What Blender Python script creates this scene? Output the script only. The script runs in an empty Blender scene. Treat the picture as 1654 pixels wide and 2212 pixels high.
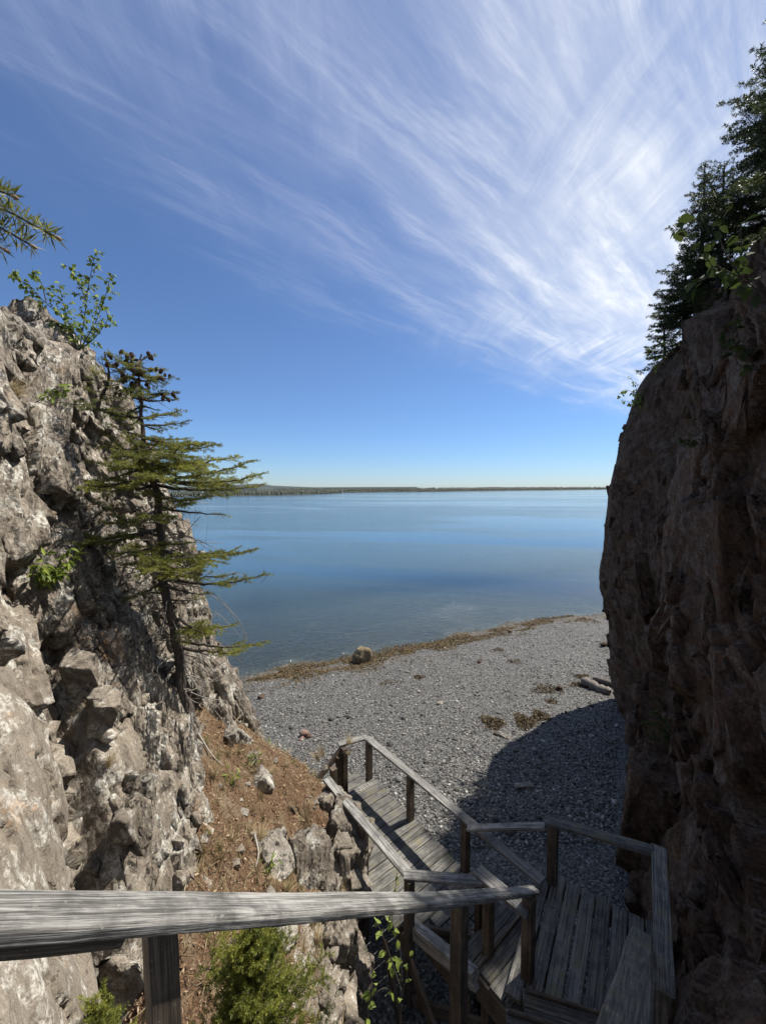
import bpy, math, random
import numpy as np
from mathutils import Vector, Matrix

random.seed(4)
RNG = np.random.default_rng(7)
sc = bpy.context.scene
COL = sc.collection
R = math.radians

# ------------------------------------------------------------------ camera
PITCH, ROLL, FPX = 3.39, -0.25, 390.0
CAMROT = Matrix.Rotation(R(90 - PITCH), 3, 'X') @ Matrix.Rotation(R(ROLL), 3, 'Z')
cam = bpy.data.cameras.new('camera')
cam.sensor_fit = 'HORIZONTAL'
cam.sensor_width = 36.0
cam.lens = 36.0 * FPX / 765.0
cam.clip_start = 0.05
cam.clip_end = 60000
cam_o = bpy.data.objects.new('camera', cam)
cam_o.matrix_world = CAMROT.to_4x4()
COL.objects.link(cam_o)
sc.camera = cam_o
FD = FPX * 1654 / 765.0


def ray(px, py):
    return CAMROT @ Vector(((px - 827) / FD, (1106 - py) / FD, -1.0))


def at(px, py, Y):
    d = ray(px, py)
    return d * (Y / d.y)


def on(px, py, z):
    d = ray(px, py)
    return d * (z / d.z)


# ------------------------------------------------------------------ noise
def _h(ix, iy, iz, seed):
    h = (ix.astype(np.int64) * 374761393 + iy.astype(np.int64) * 668265263 +
         iz.astype(np.int64) * 2147483647 + seed * 1274126177) & 0xFFFFFFFF
    h = ((h ^ (h >> 13)) * 1274126177) & 0xFFFFFFFF
    h = ((h ^ (h >> 15)) * 2246822519) & 0xFFFFFFFF
    h = h ^ (h >> 16)
    return (h & 0xFFFFFF).astype(np.float32) / 16777216.0


def vnoise(P, seed=0):
    i = np.floor(P).astype(np.int64)
    f = (P - i).astype(np.float32)
    f = f * f * f * (f * (f * 6 - 15) + 10)
    out = 0
    for dx in (0, 1):
        wx = f[:, 0] if dx else 1 - f[:, 0]
        for dy in (0, 1):
            wy = f[:, 1] if dy else 1 - f[:, 1]
            for dz in (0, 1):
                wz = f[:, 2] if dz else 1 - f[:, 2]
                out = out + wx * wy * wz * _h(i[:, 0] + dx, i[:, 1] + dy, i[:, 2] + dz, seed)
    return out * 2 - 1


def fbm(P, octs=4, seed=0, lac=2.03, gain=0.5):
    a, s = 1.0, 0
    for o in range(octs):
        s = s + a * vnoise(P * lac ** o + 17.3 * o, seed + o)
        a *= gain
    return s


def worley(P, seed=0):
    """F1, F2, random value of the nearest cell, offset from its centre, its id hashes"""
    n = len(P)
    i = np.floor(P).astype(np.int64)
    f1 = np.full(n, 9.0, np.float32)
    f2 = np.full(n, 9.0, np.float32)
    off = np.zeros((n, 3), np.float32)
    cid = np.zeros((n, 3), np.int64)
    for dx in (-1, 0, 1):
        for dy in (-1, 0, 1):
            for dz in (-1, 0, 1):
                cx, cy, cz = i[:, 0] + dx, i[:, 1] + dy, i[:, 2] + dz
                ox = (cx + _h(cx, cy, cz, seed) - P[:, 0]).astype(np.float32)
                oy = (cy + _h(cx, cy, cz, seed + 1) - P[:, 1]).astype(np.float32)
                oz = (cz + _h(cx, cy, cz, seed + 2) - P[:, 2]).astype(np.float32)
                d = ox * ox + oy * oy + oz * oz
                m = d < f1
                f2 = np.where(m, f1, np.minimum(f2, d))
                f1 = np.where(m, d, f1)
                off[m, 0] = -ox[m]
                off[m, 1] = -oy[m]
                off[m, 2] = -oz[m]
                cid[m, 0] = cx[m]
                cid[m, 1] = cy[m]
                cid[m, 2] = cz[m]
    return f1, f2, off, cid


def blocks(P, axes, scale, seed, warp=0.13, tilt=1.5):
    """jointed rock: every Voronoi cell is a block with its own height and its own tilted face"""
    q = P @ np.asarray(axes, np.float64).T / np.asarray(scale)
    q = q + warp * np.stack([fbm(q * 0.9, 2, seed + 50 + k) for k in range(3)], 1)
    f1, f2, off, c = worley(q, seed)
    h = _h(c[:, 0], c[:, 1], c[:, 2], seed + 11)
    g = np.stack([_h(c[:, 0], c[:, 1], c[:, 2], seed + 21 + k) for k in range(3)], 1) - 0.5
    val = 0.75 * h + tilt * (g * off).sum(1) + 0.125
    crack = np.clip((np.sqrt(f2) - np.sqrt(f1)) / 0.10, 0, 1)
    return val - 0.5, crack


def sstep(a, b, x):
    t = np.clip((x - a) / (b - a), 0, 1)
    return t * t * (3 - 2 * t)


def tps(ctrl, val, q, smooth=0.02):
    ctrl = np.asarray(ctrl, float)
    n = len(ctrl)

    def phi(r2):
        return 0.5 * r2 * np.log(r2 + 1e-9)
    d2 = ((ctrl[:, None] - ctrl[None]) ** 2).sum(2)
    K = phi(d2) + smooth * np.eye(n)
    Pm = np.c_[np.ones(n), ctrl]
    A = np.block([[K, Pm], [Pm.T, np.zeros((3, 3))]])
    w = np.linalg.solve(A, np.r_[val, 0, 0, 0])
    out = np.empty(len(q))
    for s in range(0, len(q), 50000):
        qq = q[s:s + 50000]
        d2 = ((qq[:, None] - ctrl[None]) ** 2).sum(2)
        out[s:s + 50000] = phi(d2) @ w[:n] + w[n] + qq @ w[n + 1:]
    return out


# ------------------------------------------------------------------ mesh helpers
def new_mesh(name, V, F, mat=None, smooth=False, parent=None, M=None, colors=None):
    """V (n,3) array, F: (m,k) array or list of tuples, or list of such arrays"""
    me = bpy.data.meshes.new(name)
    V = np.asarray(V, np.float32)
    groups = F if isinstance(F, list) and len(F) and isinstance(F[0], np.ndarray) else None
    if groups is None and isinstance(F, np.ndarray):
        groups = [F]
    if groups is not None:
        me.vertices.add(len(V))
        me.vertices.foreach_set('co', V.ravel())
        nl = sum(g.size for g in groups)
        nf = sum(len(g) for g in groups)
        me.loops.add(nl)
        me.polygons.add(nf)
        me.loops.foreach_set('vertex_index', np.concatenate([g.ravel() for g in groups]).astype(np.int32))
        st, pos = [], 0
        for g in groups:
            st.append(pos + np.arange(len(g)) * g.shape[1])
            pos += g.size
        me.polygons.foreach_set('loop_start', np.concatenate(st).astype(np.int32))
        me.update(calc_edges=True)
    else:
        me.from_pydata([tuple(v) for v in V], [], F)
        me.update()
    if smooth:
        me.polygons.foreach_set('use_smooth', np.ones(len(me.polygons), bool))
    if colors is not None:
        ca = me.color_attributes.new('tone', 'FLOAT_COLOR', 'POINT')
        c = np.ones((len(V), 4), np.float32)
        colors = np.asarray(colors, np.float32)
        if colors.ndim == 1:
            colors = np.stack([colors] * 3, 1)
        c[:, :3] = colors
        ca.data.foreach_set('color', c.ravel())
    if mat is not None:
        me.materials.append(mat)
    o = bpy.data.objects.new(name, me)
    COL.objects.link(o)
    if M is not None:
        o.matrix_basis = M
    if parent is not None:
        o.parent = parent
        if M is None:
            o.location = -parent.location
        else:
            o.matrix_basis = Matrix.Translation(-parent.location) @ M
    return o


def tag(o, label=None, cat=None, group=None, kind=None):
    if label:
        o['label'] = label
    if cat:
        o['category'] = cat
    if group:
        o['group'] = group
    if kind:
        o['kind'] = kind
    return o


def thing(name, loc, label, cat, group=None):
    o = bpy.data.objects.new(name, None)
    o.location = loc
    o.empty_display_size = 0.1
    COL.objects.link(o)
    return tag(o, label, cat, group)


def grid_faces(nu, nv):
    i = np.arange(nu * nv).reshape(nu, nv)
    return np.stack([i[:-1, :-1].ravel(), i[1:, :-1].ravel(), i[1:, 1:].ravel(), i[:-1, 1:].ravel()], 1)


class Acc:
    """collects pieces of ONE part"""
    def __init__(self):
        self.V, self.T, self.Q, self.C, self.n = [], [], [], [], 0

    def add(self, V, F, c=None):
        V = np.asarray(V, np.float32)
        F = np.asarray(F, np.int64)
        (self.T if F.shape[1] == 3 else self.Q).append(F + self.n)
        self.V.append(V)
        if c is None:
            c = np.full(len(V), 0.5, np.float32)
        self.C.append(np.broadcast_to(np.asarray(c, np.float32), (len(V),)))
        self.n += len(V)

    def tube(self, pts, rad, sides=5, c=None):
        pts = np.asarray(pts, float)
        n = len(pts)
        rad = np.broadcast_to(np.asarray(rad, float), (n,))
        t = np.gradient(pts, axis=0)
        t /= np.linalg.norm(t, axis=1, keepdims=True) + 1e-9
        ref = np.where(np.abs(t[:, 2:3]) > 0.9, np.array([[1.0, 0, 0]]), np.array([[0, 0, 1.0]]))
        a = np.cross(t, ref)
        a /= np.linalg.norm(a, axis=1, keepdims=True) + 1e-9
        b = np.cross(t, a)
        ang = np.arange(sides) * 2 * np.pi / sides
        V = pts[:, None] + rad[:, None, None] * (a[:, None] * np.cos(ang)[None, :, None] + b[:, None] * np.sin(ang)[None, :, None])
        i = np.arange(n * sides).reshape(n, sides)
        j = np.roll(i, -1, 1)
        F = np.stack([i[:-1].ravel(), j[:-1].ravel(), j[1:].ravel(), i[1:].ravel()], 1)
        self.add(V.reshape(-1, 3), F, c)

    def segs(self, P0, P1, r, c=None):
        """many thin three-sided sticks at once"""
        P0, P1 = np.asarray(P0, float), np.asarray(P1, float)
        n = len(P0)
        if n == 0:
            return
        t = P1 - P0
        t /= np.linalg.norm(t, axis=1, keepdims=True) + 1e-9
        ref = np.where(np.abs(t[:, 2:3]) > 0.9, np.array([[1.0, 0, 0]]), np.array([[0, 0, 1.0]]))
        a = np.cross(t, ref)
        a /= np.linalg.norm(a, axis=1, keepdims=True) + 1e-9
        b = np.cross(t, a)
        r = np.broadcast_to(np.asarray(r, float), (n,))[:, None]
        vs = []
        for P, k in ((P0, 1.0), (P1, 0.55)):
            for an in (0, 2.094, 4.189):
                vs.append(P + r * k * (a * math.cos(an) + b * math.sin(an)))
        V = np.stack(vs, 1).reshape(-1, 3)
        base = np.arange(n)[:, None] * 6
        F = np.concatenate([base + np.array([[0, 1, 4, 3]]), base + np.array([[1, 2, 5, 4]]), base + np.array([[2, 0, 3, 5]])])
        self.add(V, F, None if c is None else np.repeat(np.broadcast_to(c, (n,)), 6))

    def needles(self, P0, P1, per, ln, wd, rng, fwd=0.6, c0=None, spread=0.25):
        P0, P1 = np.asarray(P0, float), np.asarray(P1, float)
        if len(P0) == 0:
            return
        L = np.linalg.norm(P1 - P0, axis=1)
        cnt = np.maximum(1, (L * per).astype(int))
        idx = np.repeat(np.arange(len(P0)), cnt)
        n = len(idx)
        t = rng.random(n)[:, None]
        ax = (P1 - P0)[idx] / (L[idx, None] + 1e-9)
        base = P0[idx] + (P1 - P0)[idx] * t
        rv = rng.normal(size=(n, 3))
        rv[:, 2] += 0.35
        rv -= ax * (rv * ax).sum(1, keepdims=True)
        rv /= np.linalg.norm(rv, axis=1, keepdims=True) + 1e-9
        d = ax * fwd + rv * 0.85
        d /= np.linalg.norm(d, axis=1, keepdims=True)
        s = np.cross(d, rng.normal(size=(n, 3)))
        s /= np.linalg.norm(s, axis=1, keepdims=True) + 1e-9
        l = ln * (0.7 + 0.5 * rng.random(n))[:, None]
        mid = base + d * l * 0.5
        tip = base + d * l
        V = np.stack([base, mid + s * wd * 0.5, tip, mid - s * wd * 0.5], 1).reshape(-1, 3)
        F = np.arange(n)[:, None] * 4 + np.array([[0, 1, 2, 3]])
        tone = (rng.random(len(P0)) if c0 is None else np.broadcast_to(c0, (len(P0),)))[idx]
        tone = np.clip(tone + spread * (rng.random(n) - 0.5), 0, 1)
        self.add(V, F, np.repeat(tone, 4))

    def leaves(self, pos, dr, nrm, size, rng, width=0.62, fold=0.25, c=None):
        """ovate folded leaves with a pointed tip"""
        pos, dr, nrm = (np.asarray(x, float) for x in (pos, dr, nrm))
        n = len(pos)
        if n == 0:
            return
        dr = dr / (np.linalg.norm(dr, axis=1, keepdims=True) + 1e-9)
        sd = np.cross(dr, nrm)
        sd /= np.linalg.norm(sd, axis=1, keepdims=True) + 1e-9
        up = np.cross(sd, dr)
        s = np.broadcast_to(np.asarray(size, float), (n,))[:, None]
        prof = [(0.0, 0.03, 0), (0.22, 0.42, 0), (0.5, 0.5, 0), (0.8, 0.22, 0), (1.0, 0.0, 0)]
        vs = []
        bend = rng.uniform(-0.1, 0.3, n)[:, None]
        for (l, w, _) in prof:
            cpt = pos + dr * s * l - up * s * bend * l * l
            vs += [cpt - sd * s * w * width + up * s * w * fold, cpt, cpt + sd * s * w * width + up * s * w * fold]
        V = np.stack(vs, 1).reshape(-1, 3)
        b = np.arange(n)[:, None] * 15
        F = []
        for k in range(4):
            r0, r1 = 3 * k, 3 * k + 3
            F += [b + np.array([[r0, r0 + 1, r1 + 1, r1]]), b + np.array([[r0 + 1, r0 + 2, r1 + 2, r1 + 1]])]
        tone = rng.random(n) if c is None else np.broadcast_to(c, (n,))
        self.add(V, np.concatenate(F), np.repeat(tone, 15))

    def build(self, name, mat, parent=None, smooth=False):
        fs = []
        if self.T:
            fs.append(np.concatenate(self.T))
        if self.Q:
            fs.append(np.concatenate(self.Q))
        return new_mesh(name, np.concatenate(self.V), fs, mat, smooth, parent, None, np.concatenate(self.C))


# ------------------------------------------------------------------ material helpers
class NT:
    def __init__(self, tree):
        self.t = tree
        tree.nodes.clear()

    def n(self, kind, **kw):
        nd = self.t.nodes.new(kind)
        for k, v in kw.items():
            if k == 'inp':
                for kk, vv in v.items():
                    s = nd.inputs[kk]
                    if isinstance(vv, bpy.types.NodeSocket):
                        self.t.links.new(vv, s)
                    else:
                        s.default_value = vv
            else:
                setattr(nd, k, v)
        return nd

    def math(self, op, a, b=None, c=None, clamp=False):
        nd = self.t.nodes.new('ShaderNodeMath')
        nd.operation = op
        nd.use_clamp = clamp
        for i, v in enumerate((a, b, c)):
            if v is None:
                continue
            if isinstance(v, bpy.types.NodeSocket):
                self.t.links.new(v, nd.inputs[i])
            else:
                nd.inputs[i].default_value = v
        return nd.outputs[0]

    def map(self, v, a, b, c=0.0, d=1.0, smooth=True):
        nd = self.t.nodes.new('ShaderNodeMapRange')
        nd.interpolation_type = 'SMOOTHSTEP' if smooth else 'LINEAR'
        self.t.links.new(v, nd.inputs[0])
        for i, x in enumerate((a, b, c, d)):
            nd.inputs[i + 1].default_value = x
        return nd.outputs[0]

    def mix(self, f, a, b, mode='MIX'):
        nd = self.t.nodes.new('ShaderNodeMix')
        nd.data_type = 'RGBA'
        nd.blend_type = mode
        for s, v in ((nd.inputs[0], f), (nd.inputs[6], a), (nd.inputs[7], b)):
            if isinstance(v, bpy.types.NodeSocket):
                self.t.links.new(v, s)
            elif isinstance(v, (tuple, list)):
                s.default_value = (*v[:3], 1)
            else:
                s.default_value = v
        return nd.outputs[2]

    def noise(self, vec, scale, detail=4, rough=0.55, dist=0.0):
        nd = self.n('ShaderNodeTexNoise')
        if vec is not None:
            self.t.links.new(vec, nd.inputs['Vector'])
        nd.inputs['Scale'].default_value = scale
        nd.inputs['Detail'].default_value = detail
        nd.inputs['Roughness'].default_value = rough
        nd.inputs['Distortion'].default_value = dist
        return nd.outputs['Fac']

    def voro(self, vec, scale, feature='F1', out='Distance', rnd=1.0):
        nd = self.n('ShaderNodeTexVoronoi', feature=feature)
        self.t.links.new(vec, nd.inputs['Vector'])
        nd.inputs['Scale'].default_value = scale
        nd.inputs['Randomness'].default_value = rnd
        return nd.outputs[out]

    def mapping(self, vec, scale=(1, 1, 1), loc=(0, 0, 0), rot=(0, 0, 0)):
        if not isinstance(rot, bpy.types.NodeSocket) and any(rot):      # turn first, then stretch
            r0 = self.n('ShaderNodeMapping')
            self.t.links.new(vec, r0.inputs['Vector'])
            r0.inputs['Rotation'].default_value = rot
            vec, rot = r0.outputs[0], (0, 0, 0)
        nd = self.n('ShaderNodeMapping')
        self.t.links.new(vec, nd.inputs['Vector'])
        for k, v in (('Scale', scale), ('Location', loc), ('Rotation', rot)):
            if isinstance(v, bpy.types.NodeSocket):
                self.t.links.new(v, nd.inputs[k])
            else:
                nd.inputs[k].default_value = v
        return nd.outputs[0]

    def bump(self, h, strength=0.5, dist=0.02, normal=None):
        nd = self.n('ShaderNodeBump')
        self.t.links.new(h, nd.inputs['Height'])
        if isinstance(strength, bpy.types.NodeSocket):
            self.t.links.new(strength, nd.inputs['Strength'])
        else:
            nd.inputs['Strength'].default_value = strength
        nd.inputs['Distance'].default_value = dist
        if normal is not None:
            self.t.links.new(normal, nd.inputs['Normal'])
        return nd.outputs[0]

    def facet(self, vec, scale, rot, loc=(0, 0, 0)):
        """height of small tilted joint faces: every cell slopes its own way"""
        v = self.mapping(vec, scale, loc, rot)
        vo = self.n('ShaderNodeTexVoronoi', feature='F1', inp={'Vector': v, 'Scale': 1.0})
        off = self.n('ShaderNodeVectorMath', operation='SUBTRACT', inp={0: v, 1: vo.outputs['Position']}).outputs[0]
        g = self.n('ShaderNodeVectorMath', operation='SUBTRACT', inp={0: vo.outputs['Color'], 1: (0.5, 0.5, 0.5)}).outputs[0]
        d = self.n('ShaderNodeVectorMath', operation='DOT_PRODUCT', inp={0: g, 1: off}).outputs['Value']
        r = self.n('ShaderNodeSeparateColor', inp={0: vo.outputs['Color']}).outputs[1]
        return self.math('ADD', self.math('MULTIPLY', d, 2.0), self.math('MULTIPLY', r, 0.35))

    def out(self, sh):
        o = self.n('ShaderNodeOutputMaterial')
        self.t.links.new(sh, o.inputs[0])


def new_mat(name):
    m = bpy.data.materials.new(name)
    m.use_nodes = True
    return m, NT(m.node_tree)


def principled(nt, col, rough=0.8, normal=None, spec=0.3):
    inp = {'Base Color': col, 'Roughness': rough, 'Specular IOR Level': spec}
    if normal is not None:
        inp['Normal'] = normal
    if isinstance(col, tuple):
        inp['Base Color'] = (*col, 1)
    return nt.n('ShaderNodeBsdfPrincipled', inp=inp).outputs[0]


def wood_mat(name, light, dark, tint, tint_amt=0.0):
    light, dark, tint = (tuple(0.72 * c for c in q) for q in (light, dark, tint))
    m, nt = new_mat(name)
    tc = nt.n('ShaderNodeTexCoord').outputs['Object']
    oi = nt.n('ShaderNodeObjectInfo').outputs['Random']
    off = nt.n('ShaderNodeCombineXYZ', inp={0: nt.math('MULTIPLY', oi, 37.0), 1: nt.math('MULTIPLY', oi, 91.0), 2: nt.math('MULTIPLY', oi, 53.0)}).outputs[0]
    v = nt.mapping(tc, (1.6, 62, 62), off)
    g1 = nt.noise(v, 1.0, 5, 0.65, 0.15)
    v2 = nt.mapping(tc, (4.0, 210, 210), off)
    g2 = nt.noise(v2, 1.0, 3, 0.6, 0.1)
    v3 = nt.mapping(tc, (1, 1, 1), off)
    patch = nt.noise(v3, 5.5, 5, 0.65)
    spots = nt.noise(v3, 38.0, 3, 0.7)
    f = nt.math('ADD', nt.math('MULTIPLY', g1, 0.55), nt.math('MULTIPLY', g2, 0.45))
    f = nt.map(f, 0.40, 0.60)
    base = nt.mix(f, dark, light)
    base = nt.mix(nt.map(patch, 0.42, 0.68, 0, 0.6), base, tuple(0.42 * c for c in dark))
    base = nt.mix(nt.map(patch, 0.5, 0.3, 0, tint_amt), base, tint)
    base = nt.mix(nt.map(spots, 0.62, 0.72, 0, 0.35), base, (0.42, 0.42, 0.36))
    br = nt.map(oi, 0, 1, 0.7, 1.2, False)
    base = nt.mix(1.0, base, nt.n('ShaderNodeCombineColor', inp={0: br, 1: br, 2: br}).outputs[0], 'MULTIPLY')
    crack = nt.map(g1, 0.30, 0.38, 0, 1)
    hgt = nt.math('ADD', nt.math('MULTIPLY', f, 0.6), nt.math('MULTIPLY', crack, 0.7))
    nt.out(principled(nt, base, 0.78, nt.bump(hgt, 0.55, 0.004), 0.28))
    return m


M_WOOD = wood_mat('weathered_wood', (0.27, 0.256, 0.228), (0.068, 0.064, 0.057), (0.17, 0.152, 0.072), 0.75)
M_RAIL = wood_mat('grey_rail_wood', (0.47, 0.455, 0.42), (0.10, 0.095, 0.088), (0.22, 0.21, 0.17), 0.3)
M_POST = wood_mat('brown_post_wood', (0.20, 0.152, 0.108), (0.07, 0.052, 0.038), (0.2, 0.17, 0.12), 0.3)


def rock_mat(name, c_mid, c_dark, c_light, c_rust, light_amt, dark_amt, rust_amt, facets=0.8):
    c_mid, c_dark, c_light, c_rust = (tuple(0.74 * c for c in q) for q in (c_mid, c_dark, c_light, c_rust))
    m, nt = new_mat(name)
    tc = nt.n('ShaderNodeTexCoord').outputs['Object']
    big = nt.noise(tc, 0.9, 5, 0.6, 0.3)
    mid = nt.noise(tc, 4.5, 6, 0.68, 0.4)
    fine = nt.noise(tc, 28, 6, 0.72)
    grain = nt.noise(tc, 140, 3, 0.7)
    streak = nt.noise(nt.mapping(tc, (7, 9, 1.6), (0, 0, 0), (0.25, 0.5, 0)), 1.4, 6, 0.7, 0.4)
    col = nt.mix(nt.map(streak, 0.35, 0.65), c_dark, c_mid)
    col = nt.mix(nt.map(big, 0.40, 0.66, 0, 0.55), col, c_mid)
    lich = nt.math('MULTIPLY', nt.map(mid, 0.5, 0.6), nt.map(fine, 0.38, 0.56))
    col = nt.mix(nt.math('MULTIPLY', lich, light_amt), col, c_light)
    drk = nt.math('MULTIPLY', nt.map(fine, 0.56, 0.68), nt.map(mid, 0.62, 0.40))
    col = nt.mix(nt.math('MULTIPLY', drk, dark_amt), col, tuple(0.3 * c for c in c_dark))
    rst = nt.math('MULTIPLY', nt.map(nt.noise(tc, 2.2, 5, 0.7, 0.8), 0.58, 0.68), nt.map(fine, 0.42, 0.6))
    col = nt.mix(nt.math('MULTIPLY', rst, rust_amt), col, c_rust)
    at_ = nt.n('ShaderNodeSeparateColor', inp={0: nt.n('ShaderNodeAttribute', attribute_name='tone').outputs['Color']})
    tn = nt.map(at_.outputs[0], 0, 1, 0.72, 1.25, False)
    sp = nt.math('MULTIPLY', tn, nt.map(grain, 0.3, 0.7, 0.72, 1.28, False))
    col = nt.mix(1.0, col, nt.n('ShaderNodeCombineColor', inp={0: sp, 1: sp, 2: sp}).outputs[0], 'MULTIPLY')
    jn = nt.n('ShaderNodeTexNoise', inp={'Vector': tc, 'Scale': 3.0, 'Detail': 3.0})
    jv = nt.n('ShaderNodeVectorMath', operation='MULTIPLY_ADD', inp={0: jn.outputs['Color'], 1: (0.12, 0.12, 0.12), 2: tc}).outputs[0]
    joint = nt.map(nt.voro(nt.mapping(jv, (9, 9, 3.2), (0, 0, 0), (0.2, 0.38, 0)), 1.0, 'DISTANCE_TO_EDGE'), 0.0, 0.05)
    pit = nt.map(nt.voro(tc, 26, 'F1'), 0.05, 0.35)
    h = nt.math('ADD', nt.math('MULTIPLY', fine, 1.0), nt.math('MULTIPLY', grain, 0.25))
    h = nt.math('ADD', h, nt.math('MULTIPLY', streak, 0.8))
    h = nt.math('ADD', h, nt.math('MULTIPLY', pit, 0.22))
    h = nt.math('ADD', h, nt.math('MULTIPLY', joint, nt.map(big, 0.42, 0.62, 0.0, 0.5)))
    wv_ = nt.n('ShaderNodeVectorMath', operation='MULTIPLY_ADD', inp={0: jn.outputs['Color'], 1: (0.07, 0.07, 0.07), 2: tc}).outputs[0]
    f1 = nt.facet(wv_, (6.5, 6.5, 3.0), (0.15, 0.35, 0.3))
    f2 = nt.facet(wv_, (17, 17, 8.5), (0.3, 0.4, 0.1), (3, 1, 2))
    f3 = nt.facet(tc, (46, 46, 27), (0.2, 0.5, 0.7), (1, 5, 2))
    hf = nt.math('ADD', nt.math('MULTIPLY', f1, 0.085), nt.math('MULTIPLY', f2, 0.046))
    hf = nt.math('MULTIPLY', nt.math('ADD', hf, nt.math('MULTIPLY', f3, 0.019)), nt.math('MULTIPLY', at_.outputs[1], facets))
    n_ = nt.bump(hf, 1.0, 1.0)
    nt.out(principled(nt, col, 0.9, nt.bump(h, 0.6, 0.014, n_), 0.2))
    return m


M_ROCK = rock_mat('lichen_rock', (0.282, 0.242, 0.192), (0.15, 0.123, 0.096), (0.57, 0.545, 0.48), (0.36, 0.19, 0.08), 0.9, 0.95, 0.65)
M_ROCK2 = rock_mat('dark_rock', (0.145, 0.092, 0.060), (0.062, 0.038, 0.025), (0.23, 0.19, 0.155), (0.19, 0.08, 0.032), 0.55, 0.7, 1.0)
M_PALE = rock_mat('pale_rock', (0.36, 0.33, 0.28), (0.22, 0.19, 0.16), (0.55, 0.52, 0.46), (0.33, 0.22, 0.12), 0.9, 0.5, 0.3)


def leafy(name, dark, light, rough=0.5, trans=0.45, tcol=None):
    m, nt = new_mat(name)
    a = nt.n('ShaderNodeAttribute', attribute_name='tone').outputs['Fac']
    col = nt.mix(a, dark, light)
    p = principled(nt, col, rough, None, 0.3)
    tr = nt.n('ShaderNodeBsdfTranslucent', inp={'Color': nt.mix(a, tcol or dark, light)}).outputs[0]
    mx = nt.n('ShaderNodeMixShader', inp={0: trans})
    nt.t.links.new(p, mx.inputs[1])
    nt.t.links.new(tr, mx.inputs[2])
    nt.out(mx.outputs[0])
    return m


M_NEEDLE = leafy('spruce_needles', (0.04, 0.055, 0.014), (0.30, 0.30, 0.065), trans=0.5)
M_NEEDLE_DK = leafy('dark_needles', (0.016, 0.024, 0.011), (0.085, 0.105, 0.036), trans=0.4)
M_NEEDLE_BR = leafy('young_needles', (0.055, 0.075, 0.014), (0.32, 0.33, 0.06))
M_BIRCH = leafy('birch_leaves', (0.06, 0.10, 0.02), (0.29, 0.35, 0.06))
M_SHADY = leafy('shade_painted_leaves', (0.02, 0.034, 0.010), (0.07, 0.095, 0.022), trans=0.3, rough=0.8)  # darkened leaf green: the shade is put into the colour
M_LEAFBR = leafy('fresh_leaves', (0.12, 0.17, 0.035), (0.34, 0.40, 0.09))
M_GRASS = leafy('grass_blades', (0.10, 0.12, 0.035), (0.42, 0.35, 0.17))
M_DRYG = leafy('dry_grass_blades', (0.22, 0.16, 0.08), (0.50, 0.41, 0.25), 0.8, 0.25)


def tone_mat(name, stops, rough=0.9, bumpscale=60, bstr=0.4):
    m, nt = new_mat(name)
    a = nt.n('ShaderNodeAttribute', attribute_name='tone').outputs['Fac']
    cr = nt.n('ShaderNodeValToRGB')
    nt.t.links.new(a, cr.inputs[0])
    el = cr.color_ramp.elements
    while len(el) < len(stops):
        el.new(0.5)
    for e, (p, c) in zip(el, stops):
        e.position = p
        e.color = (*c, 1)
    tc = nt.n('ShaderNodeTexCoord').outputs['Object']
    g = nt.noise(tc, bumpscale, 4, 0.65)
    sp = nt.map(g, 0.3, 0.7, 0.7, 1.3, False)
    col = nt.mix(1.0, cr.outputs[0], nt.n('ShaderNodeCombineColor', inp={0: sp, 1: sp, 2: sp}).outputs[0], 'MULTIPLY')
    nt.out(principled(nt, col, rough, nt.bump(g, bstr, 0.01), 0.25))
    return m


M_BARK = tone_mat('bark', [(0, (0.035, 0.028, 0.023)), (0.5, (0.09, 0.074, 0.06)), (1, (0.2, 0.18, 0.16))])
M_DEAD = tone_mat('dead_twig', [(0, (0.08, 0.064, 0.052)), (1, (0.27, 0.245, 0.215))])
M_CONE = tone_mat('cone_scales', [(0, (0.03, 0.018, 0.012)), (1, (0.13, 0.07, 0.04))], 0.8, 150, 1.0)
M_LITTER = tone_mat('litter_bits', [(0, (0.05, 0.03, 0.02)), (0.5, (0.15, 0.09, 0.052)), (1, (0.34, 0.265, 0.175))], 0.9, 40, 0.2)
M_PEB = tone_mat('pebble_stone', [(0, (0.03, 0.029, 0.027)), (0.5, (0.10, 0.096, 0.088)), (0.85, (0.19, 0.182, 0.164)), (1, (0.36, 0.345, 0.31))], 0.75, 60, 0.3)
M_WEED = tone_mat('seaweed_fronds', [(0, (0.035, 0.023, 0.009)), (0.6, (0.095, 0.064, 0.024)), (1, (0.19, 0.135, 0.05))], 0.6, 40, 0.3)
M_REDST = tone_mat('red_stone', [(0, (0.13, 0.082, 0.065)), (1, (0.21, 0.135, 0.11))])
M_TAN = rock_mat('tan_rock', (0.27, 0.215, 0.125), (0.12, 0.09, 0.055), (0.40, 0.35, 0.24), (0.3, 0.17, 0.06), 0.6, 0.6, 0.4)


# ------------------------------------------------------------------ world and sun
SUN_AZ, SUN_EL = 60.0, 58.0
world = bpy.data.worlds.new('World')
sc.world = world
world.use_nodes = True
w = NT(world.node_tree)
sky = w.n('ShaderNodeTexSky')
sky.sky_type = 'NISHITA'
sky.sun_disc = False
sky.sun_elevation = R(SUN_EL)
sky.sun_rotation = R(SUN_AZ)
sky.altitude = 0
sky.air_density = 1.0
sky.dust_density = 0.15
sky.ozone_density = 4.0
tcw = w.n('ShaderNodeTexCoord').outputs['Generated']
sx = w.n('ShaderNodeSeparateXYZ', inp={0: tcw})
dz = w.math('MAXIMUM', w.math('ADD', sx.outputs[2], 0.012), 0.012)
cu = w.math('DIVIDE', sx.outputs[0], dz)
cv = w.math('DIVIDE', sx.outputs[1], dz)
cp = w.n('ShaderNodeCombineXYZ', inp={0: cu, 1: cv, 2: 0.0}).outputs[0]
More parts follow.
